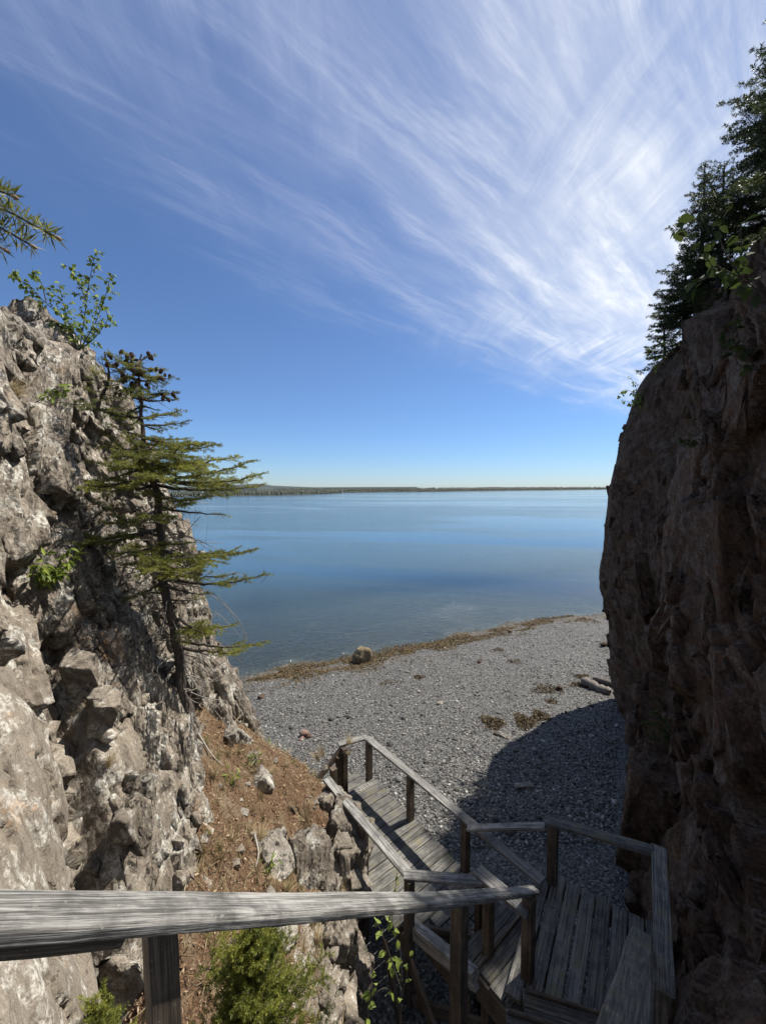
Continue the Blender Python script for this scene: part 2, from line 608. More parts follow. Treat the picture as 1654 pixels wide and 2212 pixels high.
warpn = w.n('ShaderNodeTexNoise', inp={'Vector': cp, 'Scale': 1.1, 'Detail': 4.0, 'Roughness': 0.55})
wv = w.n('ShaderNodeVectorMath', operation='MULTIPLY_ADD', inp={0: warpn.outputs['Color'], 1: (0.55, 0.55, 0.0), 2: cp}).outputs[0]
# fine fibres lying along one wind, broader veils along another
wv2 = w.n('ShaderNodeVectorMath', operation='MULTIPLY_ADD', inp={0: warpn.outputs['Color'], 1: (0.16, 0.16, 0.0), 2: cp}).outputs[0]
fib = w.noise(w.mapping(wv2, (7.0, 0.85, 1), (3.1, 0, 0), (0, 0, R(-3))), 1.0, 8, 0.68, 0.25)
fib2 = w.noise(w.mapping(wv2, (1.0, 6.0, 1), (1.1, 4, 0), (0, 0, R(-44))), 1.0, 8, 0.66, 0.25)
veil = w.noise(w.mapping(wv, (0.5, 2.2, 1), (0.3, 1.2, 0), (0, 0, R(-42))), 1.0, 5, 0.55, 0.3)
patch = w.noise(w.mapping(wv, (1.1, 0.8, 1), (5.0, 2.0, 0)), 1.0, 4, 0.55)
edge = w.math('SUBTRACT', w.math('ADD', w.math('MULTIPLY', cu, 0.93), 1.95), cv)       # > 0 on the cloudy side
edge = w.math('ADD', edge, w.math('MULTIPLY', w.math('SUBTRACT', patch, 0.5), 1.2))
side = w.map(cu, -1.7, 0.5, 0.22, 1.0)
soft = w.math('MULTIPLY', w.map(edge, -0.9, 1.5), side)
sel = w.map(patch, 0.40, 0.60)
fb = w.math('ADD', w.math('MULTIPLY', fib, sel), w.math('MULTIPLY', fib2, w.math('SUBTRACT', 1.0, sel)))
fp = w.math('POWER', w.map(fb, 0.34, 0.80, smooth=False), 1.6)
vl = w.map(veil, 0.25, 0.75, 0.25, 1.0)
cl = w.math('MULTIPLY', soft, w.math('ADD', w.math('MULTIPLY', vl, 0.52), w.math('MULTIPLY', fp, 0.75)))
core = w.math('MULTIPLY', w.math('MULTIPLY', w.map(edge, -0.1, 0.45), w.map(edge, 1.5, 0.5)), w.map(cu, 0.2, 1.5))
cl = w.math('ADD', cl, w.math('MULTIPLY', core, w.math('ADD', 0.12, w.math('MULTIPLY', fp, 0.5))))
band = w.math('MULTIPLY', w.math('MULTIPLY', w.map(edge, -1.0, -0.1), w.map(fib2, 0.46, 0.75)), 0.16)
cl = w.math('ADD', cl, band)
cl = w.math('MINIMUM', w.math('MULTIPLY', cl, w.map(sx.outputs[2], 0.10, 0.2)), 0.96)
hs = w.n('ShaderNodeHueSaturation', inp={'Saturation': 1.03, 'Value': 1.0, 'Color': w.mix(1.0, sky.outputs[0], w.mix(w.map(sx.outputs[2], 0.0, 0.35), (0.74, 0.92, 1.24), (0.93, 1.0, 1.16)), 'MULTIPLY')}).outputs[0]
colw = w.mix(cl, hs, w.mix(w.map(cu, -0.6, 1.0), (6.0, 6.6, 8.6), (9.3, 9.7, 10.2)))
bg = w.n('ShaderNodeBackground', inp={'Color': colw, 'Strength': 0.06})
wo = w.n('ShaderNodeOutputWorld')
w.t.links.new(bg.outputs[0], wo.inputs[0])

sun = bpy.data.lights.new('sun', 'SUN')
sun.energy = 5.0
sun.angle = R(0.5)
sun.color = (1.0, 0.95, 0.87)
so = bpy.data.objects.new('sun', sun)
SUND = Vector((math.sin(R(SUN_AZ)) * math.cos(R(SUN_EL)), math.cos(R(SUN_AZ)) * math.cos(R(SUN_EL)), math.sin(R(SUN_EL))))
so.rotation_euler = SUND.to_track_quat('Z', 'Y').to_euler()
so.location = SUND * 60
COL.objects.link(so)

sc.view_settings.view_transform = 'Standard'
sc.view_settings.look = 'None'
sc.view_settings.exposure = 0.85
sc.cycles.max_bounces = 6
sc.cycles.transparent_max_bounces = 8
sc.cycles.use_denoising = True


# ------------------------------------------------------------------ terrain
Z_SEA = -7.2
SH = Vector((-0.37, 0.93, 0)).normalized()


def beach_z(x, y):
    s = x * SH.x + y * SH.y
    t = x * SH.y - y * SH.x
    s0 = 16.1 - 0.35 * np.cos((t - 3) * 0.25)
    d = s0 - s
    z = Z_SEA + np.where(d > 0, 0.125 * d, 0.10 * d)
    z = np.where(d < -10, Z_SEA - 1.0 + (d + 10) * 0.25, z)
    z = np.minimum(z, Z_SEA + 1.25 + 0.02 * d)
    P = np.stack([x * 0.5, y * 0.5, np.zeros_like(x)], 1)
    return np.maximum(z + 0.05 * fbm(P, 4, 91), -14)


def pebble_mat():
    m, nt = new_mat('pebble_beach')
    tc = nt.n('ShaderNodeTexCoord').outputs['Object']
    wob = nt.n('ShaderNodeTexNoise', inp={'Vector': tc, 'Scale': 9.0, 'Detail': 2.0})
    v = nt.n('ShaderNodeVectorMath', operation='MULTIPLY_ADD', inp={0: wob.outputs['Color'], 1: (0.05, 0.05, 0.05), 2: tc}).outputs[0]
    c1 = nt.n('ShaderNodeTexVoronoi', inp={'Vector': v, 'Scale': 33.0})
    c2 = nt.n('ShaderNodeTexVoronoi', inp={'Vector': v, 'Scale': 75.0})
    r1 = nt.n('ShaderNodeSeparateColor', inp={0: c1.outputs['Color']}).outputs[0]
    r2 = nt.n('ShaderNodeSeparateColor', inp={0: c2.outputs['Color']}).outputs[1]
    rr = nt.math('ADD', nt.math('MULTIPLY', r1, 0.65), nt.math('MULTIPLY', r2, 0.35))
    cr = nt.n('ShaderNodeValToRGB')
    nt.t.links.new(rr, cr.inputs[0])
    el = cr.color_ramp.elements
    for p, c in ((0.25, (0.035, 0.034, 0.032)), (0.55, (0.10, 0.096, 0.088)), (0.78, (0.185, 0.178, 0.16)), (0.95, (0.36, 0.345, 0.31))):
        e = el.new(p)
        e.color = (*c, 1)
    el.remove(el[0])
    el[-1].color = (0.55, 0.54, 0.51, 1)
    # wet belt and weed near the water line: set by the ground's own height
    geo = nt.n('ShaderNodeNewGeometry').outputs['Position']
    z = nt.n('ShaderNodeSeparateXYZ', inp={0: geo}).outputs[2]
    nz = nt.noise(tc, 1.3, 5, 0.65)
    zz = nt.math('ADD', z, nt.math('MULTIPLY', nt.math('SUBTRACT', nz, 0.5), 0.22))
    weed = nt.math('MULTIPLY', nt.map(zz, Z_SEA + 0.2, Z_SEA + 0.09), nt.map(nt.noise(tc, 5.0, 4, 0.7), 0.38, 0.55))
    col = nt.mix(nt.math('MULTIPLY', weed, 0.8), cr.outputs[0], (0.075, 0.05, 0.018))
    bed = nt.map(zz, Z_SEA + 0.05, Z_SEA - 0.12)
    col = nt.mix(nt.math('MULTIPLY', bed, 0.92), col, nt.mix(nt.map(nt.noise(tc, 4.0, 5, 0.75), 0.4, 0.62), (0.005, 0.007, 0.010), (0.034, 0.026, 0.015)))
    h = nt.math('ADD', nt.math('MULTIPLY', c1.outputs['Distance'], -1.0), nt.math('MULTIPLY', c2.outputs['Distance'], -0.5))
    lump = nt.noise(tc, 4.0, 3, 0.6)
    h = nt.math('ADD', h, nt.math('MULTIPLY', lump, 0.8))
    nt.out(principled(nt, col, 0.72, nt.bump(h, 1.0, 0.035), 0.3))
    return m


gx = np.concatenate([np.linspace(-60, -8, 30)[:-1], np.linspace(-8, 18, 160), np.linspace(18, 90, 30)[1:]])
gy = np.concatenate([np.linspace(-8, 4, 12)[:-1], np.linspace(4, 30, 160), np.linspace(30, 130, 30)[1:]])
GX, GY = np.meshgrid(gx, gy, indexing='ij')
bz = beach_z(GX.ravel(), GY.ravel())
BEACH = new_mesh('beach', np.stack([GX.ravel(), GY.ravel(), bz], 1), grid_faces(len(gx), len(gy)), pebble_mat(), True)
tag(BEACH, kind='structure')


def water_mat():
    m, nt = new_mat('sea_water')
    tc = nt.n('ShaderNodeTexCoord').outputs['Object']
    deep = nt.n('ShaderNodeAttribute', attribute_name='tone').outputs['Fac']
    n1 = nt.noise(nt.mapping(tc, (1.0, 2.6, 1), (0, 0, 0), (0, 0, R(-28))), 1.7, 3, 0.55, 0.5)
    n2 = nt.noise(nt.mapping(tc, (1.0, 2.0, 1), (0, 0, 0), (0, 0, R(-35))), 5.0, 3, 0.6, 0.3)
    big = nt.noise(nt.mapping(tc, (0.006, 0.022, 1), (3.0, 1.4, 0), (0, 0, R(12))), 1.0, 5, 0.6, 0.9)
    h = nt.math('ADD', nt.math('MULTIPLY', n1, 0.5), nt.math('MULTIPLY', n2, 0.5))
    calm = nt.map(big, 0.46, 0.57, 1.0, 0.25)
    nrm = nt.bump(h, nt.math('MULTIPLY', calm, 1.0), 0.10)
    fr = nt.n('ShaderNodeFresnel', inp={'IOR': 1.33, 'Normal': nrm}).outputs[0]
    gl = nt.n('ShaderNodeBsdfGlossy', inp={'Color': (1, 1, 1, 1), 'Roughness': 0.08, 'Normal': nrm}).outputs[0]
    tr = nt.n('ShaderNodeBsdfTransparent', inp={'Color': (0.80, 0.90, 0.92, 1)}).outputs[0]
    df = nt.n('ShaderNodeBsdfDiffuse', inp={'Color': (0.032, 0.080, 0.130, 1)}).outputs[0]
    body = nt.n('ShaderNodeMixShader', inp={0: deep, 1: tr, 2: df}).outputs[0]
    sh = nt.n('ShaderNodeMixShader', inp={0: fr, 1: body, 2: gl}).outputs[0]
    nt.out(sh)
    return m


wx = np.concatenate([-np.geomspace(30000, 30, 24), np.linspace(-28, 40, 90), np.geomspace(42, 30000, 24)])
wy = np.concatenate([np.linspace(8, 60, 110), np.geomspace(62, 40000, 30)])
WX, WY = np.meshgrid(wx, wy, indexing='ij')
dep = Z_SEA - beach_z(np.clip(WX.ravel(), -60, 90), np.clip(WY.ravel(), -8, 130))
deepf = 1 - np.exp(-np.maximum(dep, 0) / 3.0)
SEA = new_mesh('sea', np.stack([WX.ravel(), WY.ravel(), np.full(WX.size, Z_SEA)], 1), grid_faces(len(wx), len(wy)), water_mat(), True, colors=deepf)
tag(SEA, kind='structure')

# --- broken rock: convex blocks bounded by flat joint faces
def hull_templates(n, seed, cuts=2, rough=0.022, chop=0.5):
    import bmesh
    rng = np.random.default_rng(seed)
    out = []
    for k in range(n):
        pts = []
        for sx_ in (-.5, .5):
            for sy_ in (-.5, .5):
                for sz_ in (-.5, .5):
                    c = np.array([sx_, sy_, sz_]) + rng.uniform(-.13, .13, 3)
                    if rng.random() < chop:
                        for ax_ in range(3):
                            q = c.copy()
                            q[ax_] *= 1 - rng.uniform(0.2, 0.85)
                            pts.append(q)
                    else:
                        pts.append(c)
        bm = bmesh.new()
        vs = [bm.verts.new(p) for p in pts]
        r = bmesh.ops.convex_hull(bm, input=vs)
        bmesh.ops.delete(bm, geom=[g for g in set(r['geom_interior'] + r['geom_unused']) if isinstance(g, bmesh.types.BMVert)], context='VERTS')
        bmesh.ops.subdivide_edges(bm, edges=bm.edges[:], cuts=cuts, use_grid_fill=True)
        bmesh.ops.triangulate(bm, faces=bm.faces[:])
        bmesh.ops.recalc_face_normals(bm, faces=bm.faces[:])
        bm.verts.index_update()
        V = np.array([v.co[:] for v in bm.verts])
        F = np.array([[v.index for v in f.verts] for f in bm.faces])
        bm.free()
        V = V + rough * np.stack([fbm(V * 4.5 + 9.1 * k, 3, 700 + j) for j in range(3)], 1)
        out.append((V, F))
    return out


HT = hull_templates(30, 17, 3, 0.03)
HT_HI = hull_templates(16, 29, 8, 0.02, 0.4)
HT_LO = hull_templates(30, 37, 1, 0.03)


def vert_normals(V, F):
    fn = np.cross(V[F[:, 1]] - V[F[:, 0]], V[F[:, 2]] - V[F[:, 0]])
    vn = np.zeros_like(V)
    for k in range(3):
        np.add.at(vn, F[:, k], fn)
    return vn / (np.linalg.norm(vn, axis=1, keepdims=True) + 1e-12)


def block_field(cent, frames, dims, rng, T):
    Vs, Fs, Cs, n = [], [], [], 0
    for i in range(len(cent)):
        V, F = T[int(rng.integers(len(T)))]
        Vs.append((V * dims[i]) @ frames[i] + cent[i])
        Fs.append(F + n)
        Cs.append(np.full(len(V), rng.random()))
        n += len(V)
    return np.concatenate(Vs), np.concatenate(Fs), np.concatenate(Cs)


def fracture(V, F, axes, k, seed, amp=1.0):
    """break the faces of blocks into smaller stepped joints and bedding ledges"""
    N = vert_normals(V, F)
    va, ka = blocks(V, axes, (0.42 * k, 0.13 * k, 0.2 * k), seed, 0.05, 1.3)
    vb, kb = blocks(V, axes, (0.13 * k, 0.05 * k, 0.08 * k), seed + 5, 0.05, 1.3)
    q = (V @ np.asarray(axes[1])) / (0.10 * k) + 0.6 * fbm(V * 1.4 / k, 2, seed + 9)
    sw = q - np.floor(q)
    sw = np.minimum(sw / 0.8, (1 - sw) / 0.2) - 0.5
    m = sstep(-0.3, 0.25, fbm(V * 0.9 / k, 2, seed + 13))
    d = k * (0.085 * va + 0.03 * vb + 0.028 * sw * m - 0.03 * (1 - ka) - 0.012 * (1 - kb) + 0.012 * fbm(V * 14 / k, 2, seed + 17))
    return V + N * (amp * d)[:, None]


def jitter_frame(axes, rng, amt):
    e = Matrix.Rotation(rng.normal(0, amt), 3, Vector(axes[0])) @ Matrix.Rotation(rng.normal(0, amt), 3, Vector(axes[1])) @ Matrix.Rotation(rng.normal(0, amt), 3, Vector(axes[2]))
    return np.array([np.array(e @ Vector(a)) for a in axes])


# --- left cliff: leaning plane with an offset field through surveyed points
LA, LS, LN = np.array([0, 1.0, 0]), np.array([-0.37, 0, 0.929]), np.array([0.929, 0, 0.37])
pp = [(-10, 645, 3.9), (70, 738, 4.7), (185, 775, 5.9), (215, 815, 6.25), (280, 900, 6.4), (340, 1000, 6.4), (370, 1080, 6.5), (405, 1180, 6.5),
      (440, 1290, 6.5), (470, 1400, 6.5), (500, 1500, 6.5), (520, 1570, 6.5), (100, 900, 4.4), (0, 900, 3.5), (0, 740, 3.7), (100, 1200, 4.0),
      (200, 1100, 4.9), (200, 1300, 4.1), (300, 1400, 4.6), (330, 1200, 5.5), (420, 1450, 5.5), (330, 1700, 3.5), (250, 1700, 3.25), (380, 1900, 3.2),
      (300, 2060, 2.8), (100, 1700, 2.4), (0, 1900, 1.8), (0, 1500, 2.45), (190, 1900, 2.6), (150, 1560, 3.05), (100, 1380, 3.35), (0, 1200, 3.4),
      (240, 2150, 2.2), (0, 2200, 1.35), (160, 830, 5.2), (60, 800, 4.3), (290, 1050, 5.9)]
ctrl = [np.array(at(*p)) for p in pp]
ctrl += [np.array(p, float) for p in [(-1.1, 2, -4), (-1.4, 3.2, -4.6), (-1.9, 5, -5.3), (-2.3, 6.4, -5.8), (-.9, 1, -3.2), (-2.7, 1, 0), (-2.3, 0, -1),
                                      (-2.0, -1, -1.5), (-3.3, 2.2, 1.0), (-3.4, 0, 1.4), (-6.0, 4.0, 2.0), (-6.3, 5.6, 2.0), (-5, 2.0, 2.2), (-5, -1, 2.2),
                                      (-5.4, 7.3, 1.5), (-4.6, 7.3, -1), (-3.6, 7.2, -4), (-6.8, 7.0, 2.2)]]
ctrl = np.array(ctrl)
na, nb = 520, 640
A_, B_ = np.meshgrid(np.linspace(-1.0, 7.5, na), np.linspace(-5.6, 4.9, nb), indexing='ij')
A_, B_ = A_.ravel(), B_.ravel()
N0 = tps(np.stack([ctrl @ LA, ctrl @ LS], 1), ctrl @ LN, np.stack([A_, B_], 1), 0.03)


def left_base(a, b):
    return tps(np.stack([ctrl @ LA, ctrl @ LS], 1), ctrl @ LN, np.stack([np.atleast_1d(a), np.atleast_1d(b)], 1), 0.03)


Pl = A_[:, None] * LA + B_[:, None] * LS + N0[:, None] * LN
wob = 0.10 * fbm(Pl * 1.1, 3, 5)
edge_a = 2.2 + (B_ + 2.1) * 0.493 + wob
slab = sstep(0.08, -0.05, A_ - edge_a) * sstep(0.7, 0.2, B_ + wob)
crev = sstep(-0.02, 0.13, A_ - edge_a) * sstep(0.62, 0.5, A_ - edge_a) * sstep(0.4, -0.4, B_)
slab2 = sstep(0.5, 0.6, A_ - edge_a) * sstep(1.25, 1.1, A_ - edge_a) * sstep(-0.9, -1.3, B_)
ca, sa = math.cos(0.20), math.sin(0.20)
ax1 = [(LS * ca + LA * sa), (-LS * sa + LA * ca), LN]
v1, k1 = blocks(Pl, ax1, (1.7, 0.8, 0.8), 101, 0.05, 1.2)
v3, k3 = blocks(Pl, ax1, (0.42, 0.2, 0.3), 161, 0.05, 1.3)
D = 0.36 * v1 * (1 - 0.85 * slab - 0.8 * slab2 - 0.6 * crev)
D += 0.05 * v3 * (1 - 0.85 * slab - 0.5 * slab2) - 0.03 * (1 - k1) * (1 - slab)
D -= 0.42 * crev
D += 0.05 * slab2 + 0.02 * fbm(Pl * 1.2, 3, 9) + 0.008 * fbm(Pl * 9, 4, 15)
# joints and chipped hollows in the slab
vs_, ks_ = blocks(Pl, ax1, (1.5, 0.62, 0.9), 211, 0.10, 0.5)
D += slab * (0.05 * vs_ - 0.03 * (1 - ks_))
hol = sstep(0.42, 0.52, fbm(np.stack([A_ * 6.5, B_ * 3.4, A_ * 0], 1), 4, 33))
D -= 0.045 * hol * slab
RDG = np.array([at(0, 632, 3.9), at(80, 722, 4.7), at(200, 755, 5.9), at(230, 803, 6.25)])
fade = (sstep(6.9, 6.3, A_) * 0.85 + 0.15) * (1 - 0.75 * sstep(-0.8, 0.1, Pl[:, 2] - np.interp(A_, RDG[:, 1], RDG[:, 2])))
Pl = Pl + (D * fade)[:, None] * LN
LGRID = Pl.reshape(na, nb, 3)
rng = np.random.default_rng(91)
SLG, CRG, S2G = slab.reshape(na, nb), crev.reshape(na, nb), slab2.reshape(na, nb)
RDG = np.array([at(0, 640, 3.9), at(80, 722, 4.7), at(200, 755, 5.9), at(230, 803, 6.25)])
cent, frm, dms = [], [], []
for (ca_, cb_, db, da, dn, dep_, jit, mthr, skip) in ((0.40, 0.8, (.8, 1.5), (.24, .5), (.35, .55), (-.30, -.12), 0.15, -9, .2),
                                                (0.17, 0.36, (.28, .75), (.09, .22), (.16, .30), (-.13, .0), 0.20, -9, .12),
                                                (0.075, 0.15, (.07, .26), (.035, .09), (.07, .15), (-.04, .03), 0.32, -.35, .2)):
    for a_ in np.arange(1.5, 6.95, ca_):
        for b_ in np.arange(-4.6, 4.2, cb_):
            if rng.random() < skip:
                continue
            aa, bb = a_ + rng.uniform(-.5, .5) * ca_, b_ + rng.uniform(-.5, .5) * cb_
            i, j = int((aa + 1) / 8.5 * (na - 1)), int((bb + 5.6) / 10.5 * (nb - 1))
            if not (0 <= i < na and 0 <= j < nb):
                continue
            if aa > 6.45 or (aa > 5.95 and ca_ > 0.3):
                continue
            if SLG[i, j] > 0.3 or (S2G[i, j] > 0.3 and rng.random() < 0.75):
                continue
            p = LGRID[i, j]
            if mthr > -1 and fbm(p[None] * 1.3, 2, 303)[0] < mthr and CRG[i, j] < .5:
                continue
            incr = CRG[i, j] > 0.5
            upper = bb > 0.6
            if upper and ca_ < 0.3 and rng.random() < 0.45:
                continue
            if incr and ca_ > 0.3:
                continue
            rz = np.interp(aa, RDG[:, 1], RDG[:, 2])
            if p[2] > rz - 0.05 and ca_ > 0.1:
                continue
            if p[2] > rz - 0.5 and ca_ > 0.1:
                p = p - LN * 0.10
            cent.append(p + LN * (rng.uniform(*dep_) + (0.05 if incr else 0) - (0.07 if aa > 5.9 else 0)))
            frm.append(jitter_frame(ax1, rng, 0.55 if incr else jit))
            k_ = 1.3 if upper and ca_ > 0.3 else 1.0
            dms.append((rng.uniform(*db) * (0.6 if incr else k_), rng.uniform(*da) * k_, rng.uniform(*dn) * (0.9 if k_ > 1 else 1)))
dms = np.array(dms)
parts_ = []
for lo, hi, T, kf in ((0.8, 9, HT_HI, 1.0), (0.28, 0.8, HT, 0.8), (0, 0.28, HT_LO, 0)):
    ix = [i for i in range(len(cent)) if lo <= dms[i][0] < hi]
    BV, BF, BC = block_field([cent[i] for i in ix], [frm[i] for i in ix], dms[ix], rng, T)
    if kf:
        BV = fracture(BV, BF, ax1, kf, 811, 0.75)
    parts_.append((BV, BF, BC))
sm_ = 1 - 0.78 * slab - 0.5 * slab2
VV, FF, CC = [Pl], [], [np.c_[np.full(len(Pl), 0.55), sm_, sm_]]
n0 = len(Pl)
for BV, BF, BC in parts_:
    VV.append(BV)
    FF.append(BF + n0)
    CC.append(np.c_[BC, np.ones(len(BC)), np.ones(len(BC))])
    n0 += len(BV)
CL = new_mesh('cliff_left', np.concatenate(VV), [grid_faces(na, nb), np.concatenate(FF)], M_ROCK, colors=np.concatenate(CC))
tag(CL, kind='structure')


def left_surf(a, z):
    """point of the finished left cliff at strike distance a and height z"""
    i = int(round((a + 1.0) / 8.5 * (na - 1)))
    row = LGRID[min(max(i, 0), na - 1)]
    j = int(np.argmin(np.abs(row[:, 2] - z) + 0.02 * np.abs(np.arange(nb) - nb / 2) / nb))
    return Vector(row[j])


# --- right cliff
TA, TN = np.array([0.43, 0.903, 0]), np.array([-0.903, 0.43, 0])
rp = [(1395, 812, 10.5), (1370, 890, 10.5), (1345, 960, 10.5), (1325, 1050, 10.5), (1312, 1130, 10.5), (1302, 1215, 10.5), (1297, 1285, 10.5), (1314, 1330, 10.5),
      (1318, 1400, 10.4), (1322, 1470, 10.4), (1350, 1560, 10.2), (1500, 745, 8.6), (1600, 610, 6.8), (1450, 900, 9.3), (1450, 1100, 8.6), (1450, 1300, 8.0),
      (1400, 1480, 9.0), (1430, 1570, 8.4), (1560, 1050, 5.4), (1500, 1200, 5.4), (1420, 1345, 5.7), (1440, 1560, 5.7), (1425, 1750, 5.2), (1475, 2000, 4.0),
      (1650, 1500, 3.8), (1650, 2000, 3.0), (1600, 1750, 3.6), (1650, 900, 4.7), (1650, 560, 4.8), (1560, 800, 7.2), (1500, 2200, 3.1), (1650, 1200, 4.3)]
rc = [np.array(at(*p)) for p in rp]
rc += [np.array(p, float) for p in [(2.3, 2.0, -4), (2.7, 1.0, -2), (2.9, 0, 0), (2.6, -1, -4), (3.3, 1.5, 2.4), (4.0, 2.5, 4.3), (8.2, 10.2, 4.2), (8.6, 8.2, 4.3),
                                    (7.5, 6.4, 4.3), (6.0, 4.5, 4.2), (6.4, 2.5, 4.4), (5.5, 0, 4.2), (9.2, 12.2, 3.0), (8.2, 12.0, 0), (8.0, 12.0, -4), (8.2, 11.8, -7.4),
                                    (6.6, 10.2, -7.4), (4.2, 5.6, -7.4), (2.6, 3, -7.4)]]
rc = np.array(rc)
nra, nrb = 440, 420
RA, RB = np.meshgrid(np.linspace(-1, 13.2, nra), np.linspace(-7.6, 5.2, nrb), indexing='ij')
RA, RB = RA.ravel(), RB.ravel()
NR = tps(np.stack([rc @ TA, rc[:, 2]], 1), rc @ TN, np.stack([RA, RB], 1), 0.03)
Pr = RA[:, None] * TA + RB[:, None] * np.array([0, 0, 1.0]) + NR[:, None] * TN
UZ = np.array([0, 0, 1.0])
c3, s3 = math.cos(0.35), math.sin(0.35)
axr = [UZ * c3 + TA * s3, -UZ * s3 + TA * c3, TN]
axf = [UZ * math.cos(.1) + TA * math.sin(.1), -UZ * math.sin(.1) + TA * math.cos(.1), TN]
w1, j1 = blocks(Pr, axr, (2.6, 1.5, 1.3), 301, 0.05, 1.3)
w3, j3 = blocks(Pr, axf, (0.6, 0.3, 0.4), 361, 0.05, 1.3)
edgef = sstep(12.6, 11.6, RA) * 0.8 + 0.2
Dr = 0.5 * w1 * (0.35 + 0.65 * sstep(11.3, 9.5, RA)) + 0.08 * w3 + 0.06 * fbm(Pr * 1.2, 3, 19) + 0.012 * fbm(Pr * 9, 3, 23)
Dr -= 0.75 * np.exp(-((RA - 7.45) / 0.95) ** 2 - ((RB - 2.4) / 1.1) ** 2)        # notch added in the brow to let the sun onto the steps
Pr = Pr + (Dr * edgef)[:, None] * TN
rng = np.random.default_rng(92)
cent, frm, dms = [], [], []
RG = Pr.reshape(nra, nrb, 3)
for (ca_, cb_, db, da, dn, dep_, jit, mthr, skip) in ((0.85, 1.4, (1.2, 2.6), (.5, 1.0), (.6, .9), (-.42, -.16), 0.15, -9, .2),
                                                (0.40, 0.75, (.6, 1.2), (.22, .5), (.32, .55), (-.27, -.06), 0.15, -9, .35),
                                                (0.22, 0.36, (.2, .6), (.09, .22), (.14, .26), (-.10, .03), 0.25, -.15, .2)):
    for a_ in np.arange(2.0, 12.6, ca_):
        for b_ in np.arange(-7.0, 4.6, cb_):
            if rng.random() < skip:
                continue
            aa, bb = a_ + rng.uniform(-.5, .5) * ca_, b_ + rng.uniform(-.5, .5) * cb_
            i, j = int((aa + 1) / 14.2 * (nra - 1)), int((bb + 7.6) / 12.8 * (nrb - 1))
            if not (0 <= i < nra and 0 <= j < nrb):
                continue
            p = RG[i, j]
            if mthr > -1 and fbm(p[None] * 0.8, 2, 313)[0] < mthr:
                continue
            if aa < 6 and bb < -3.2 and ca_ > 0.3:
                continue
            if aa > 10.7 and ca_ > 0.3:
                continue
            k_ = 0.6 if aa > 10.9 else 1.0
            cent.append(p + TN * (rng.uniform(*dep_) - (0.02 if aa > 10.7 else 0)))
            frm.append(jitter_frame(axf if aa > 6.2 else axr, rng, jit))
            dms.append((rng.uniform(*db) * k_, rng.uniform(*da) * k_, rng.uniform(*dn) * k_))
dms = np.array(dms)
VV, FF, CC = [Pr], [], [np.c_[np.full(len(Pr), 0.55), np.ones(len(Pr)), np.ones(len(Pr))]]
n0 = len(Pr)
for lo, hi, T, kf in ((1.0, 9, HT_HI, 1.6), (0.4, 1.0, HT, 1.2), (0, 0.4, HT_LO, 0)):
    ix = [i for i in range(len(cent)) if lo <= dms[i][0] < hi]
    BV, BF, BC = block_field([cent[i] for i in ix], [frm[i] for i in ix], dms[ix], rng, T)
    if kf:
        BV = fracture(BV, BF, axf, kf, 911, 0.55)
    VV.append(BV)
    FF.append(BF + n0)
    CC.append(np.c_[BC, np.ones(len(BC)), np.ones(len(BC))])
    n0 += len(BV)
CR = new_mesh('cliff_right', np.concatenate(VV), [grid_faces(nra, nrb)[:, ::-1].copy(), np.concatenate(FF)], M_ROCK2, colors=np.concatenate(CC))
tag(CR, kind='structure')

# --- soil bank between the left cliff and the walkway


def soil_z(x, y, rough_=True):
    x, y = np.atleast_1d(np.asarray(x, float)), np.atleast_1d(np.asarray(y, float))
    z = -4.62 - 0.88 * (x + 0.42) + 0.12 * np.sin(y * 1.3 + x)
    z = z - 0.85 * np.maximum(y - 5.15, 0) ** 1.3
    xl = -1.70 - 0.62 * np.maximum(y - 3.4, 0) + 0.15 * np.maximum(3.4 - y, 0)
    z = z - 2.2 * np.maximum(xl - x, 0)
    z = z + 0.10 * sstep(3.6, 2.6, y)
    edge = -0.42 + 0.12 * fbm(np.stack([y * 1.4, y * 0 + 3, y * 0], 1), 3, 41)
    edge = edge - 0.45 * np.maximum(y - 5.5, 0)
    over = np.maximum(x - edge, 0)
    z = z - over * 7.0
    if rough_:
        P = np.stack([x, y, z * 0.6], 1)
        z = z + 0.09 * fbm(P * 1.6, 4, 43) + 0.03 * fbm(P * 7, 3, 47) + 0.012 * fbm(P * 30, 2, 49)
    return np.maximum(z, -7.6)


def soil_mat():
    m, nt = new_mat('needle_soil')
    tc = nt.n('ShaderNodeTexCoord').outputs['Object']
    a = nt.noise(tc, 3.2, 6, 0.7, 0.4)
    b = nt.noise(tc, 60, 5, 0.75)
    c = nt.noise(nt.mapping(tc, (1, 1, 1), (4, 2, 1)), 130, 3, 0.7)
    col = nt.mix(nt.map(b, 0.38, 0.62), (0.045, 0.029, 0.018), (0.185, 0.108, 0.06))
    col = nt.mix(nt.map(a, 0.5, 0.66, 0, 0.7), col, (0.21, 0.17, 0.112))
    col = nt.mix(nt.map(c, 0.58, 0.7, 0, 0.8), col, (0.33, 0.27, 0.19))
    h = nt.math('ADD', b, nt.math('MULTIPLY', c, 0.6))
    nt.out(principled(nt, col, 0.95, nt.bump(h, 1.0, 0.02), 0.15))
    return m


M_SOIL = soil_mat()
sxs = np.concatenate([np.linspace(-3.4, -0.7, 200)[:-1], np.linspace(-0.7, 0.05, 130)])
sys_ = np.linspace(1.2, 7.4, 330)
SX, SY = np.meshgrid(sxs, sys_, indexing='ij')
SZ = soil_z(SX.ravel(), SY.ravel())
Ps = np.stack([SX.ravel(), SY.ravel(), SZ], 1)
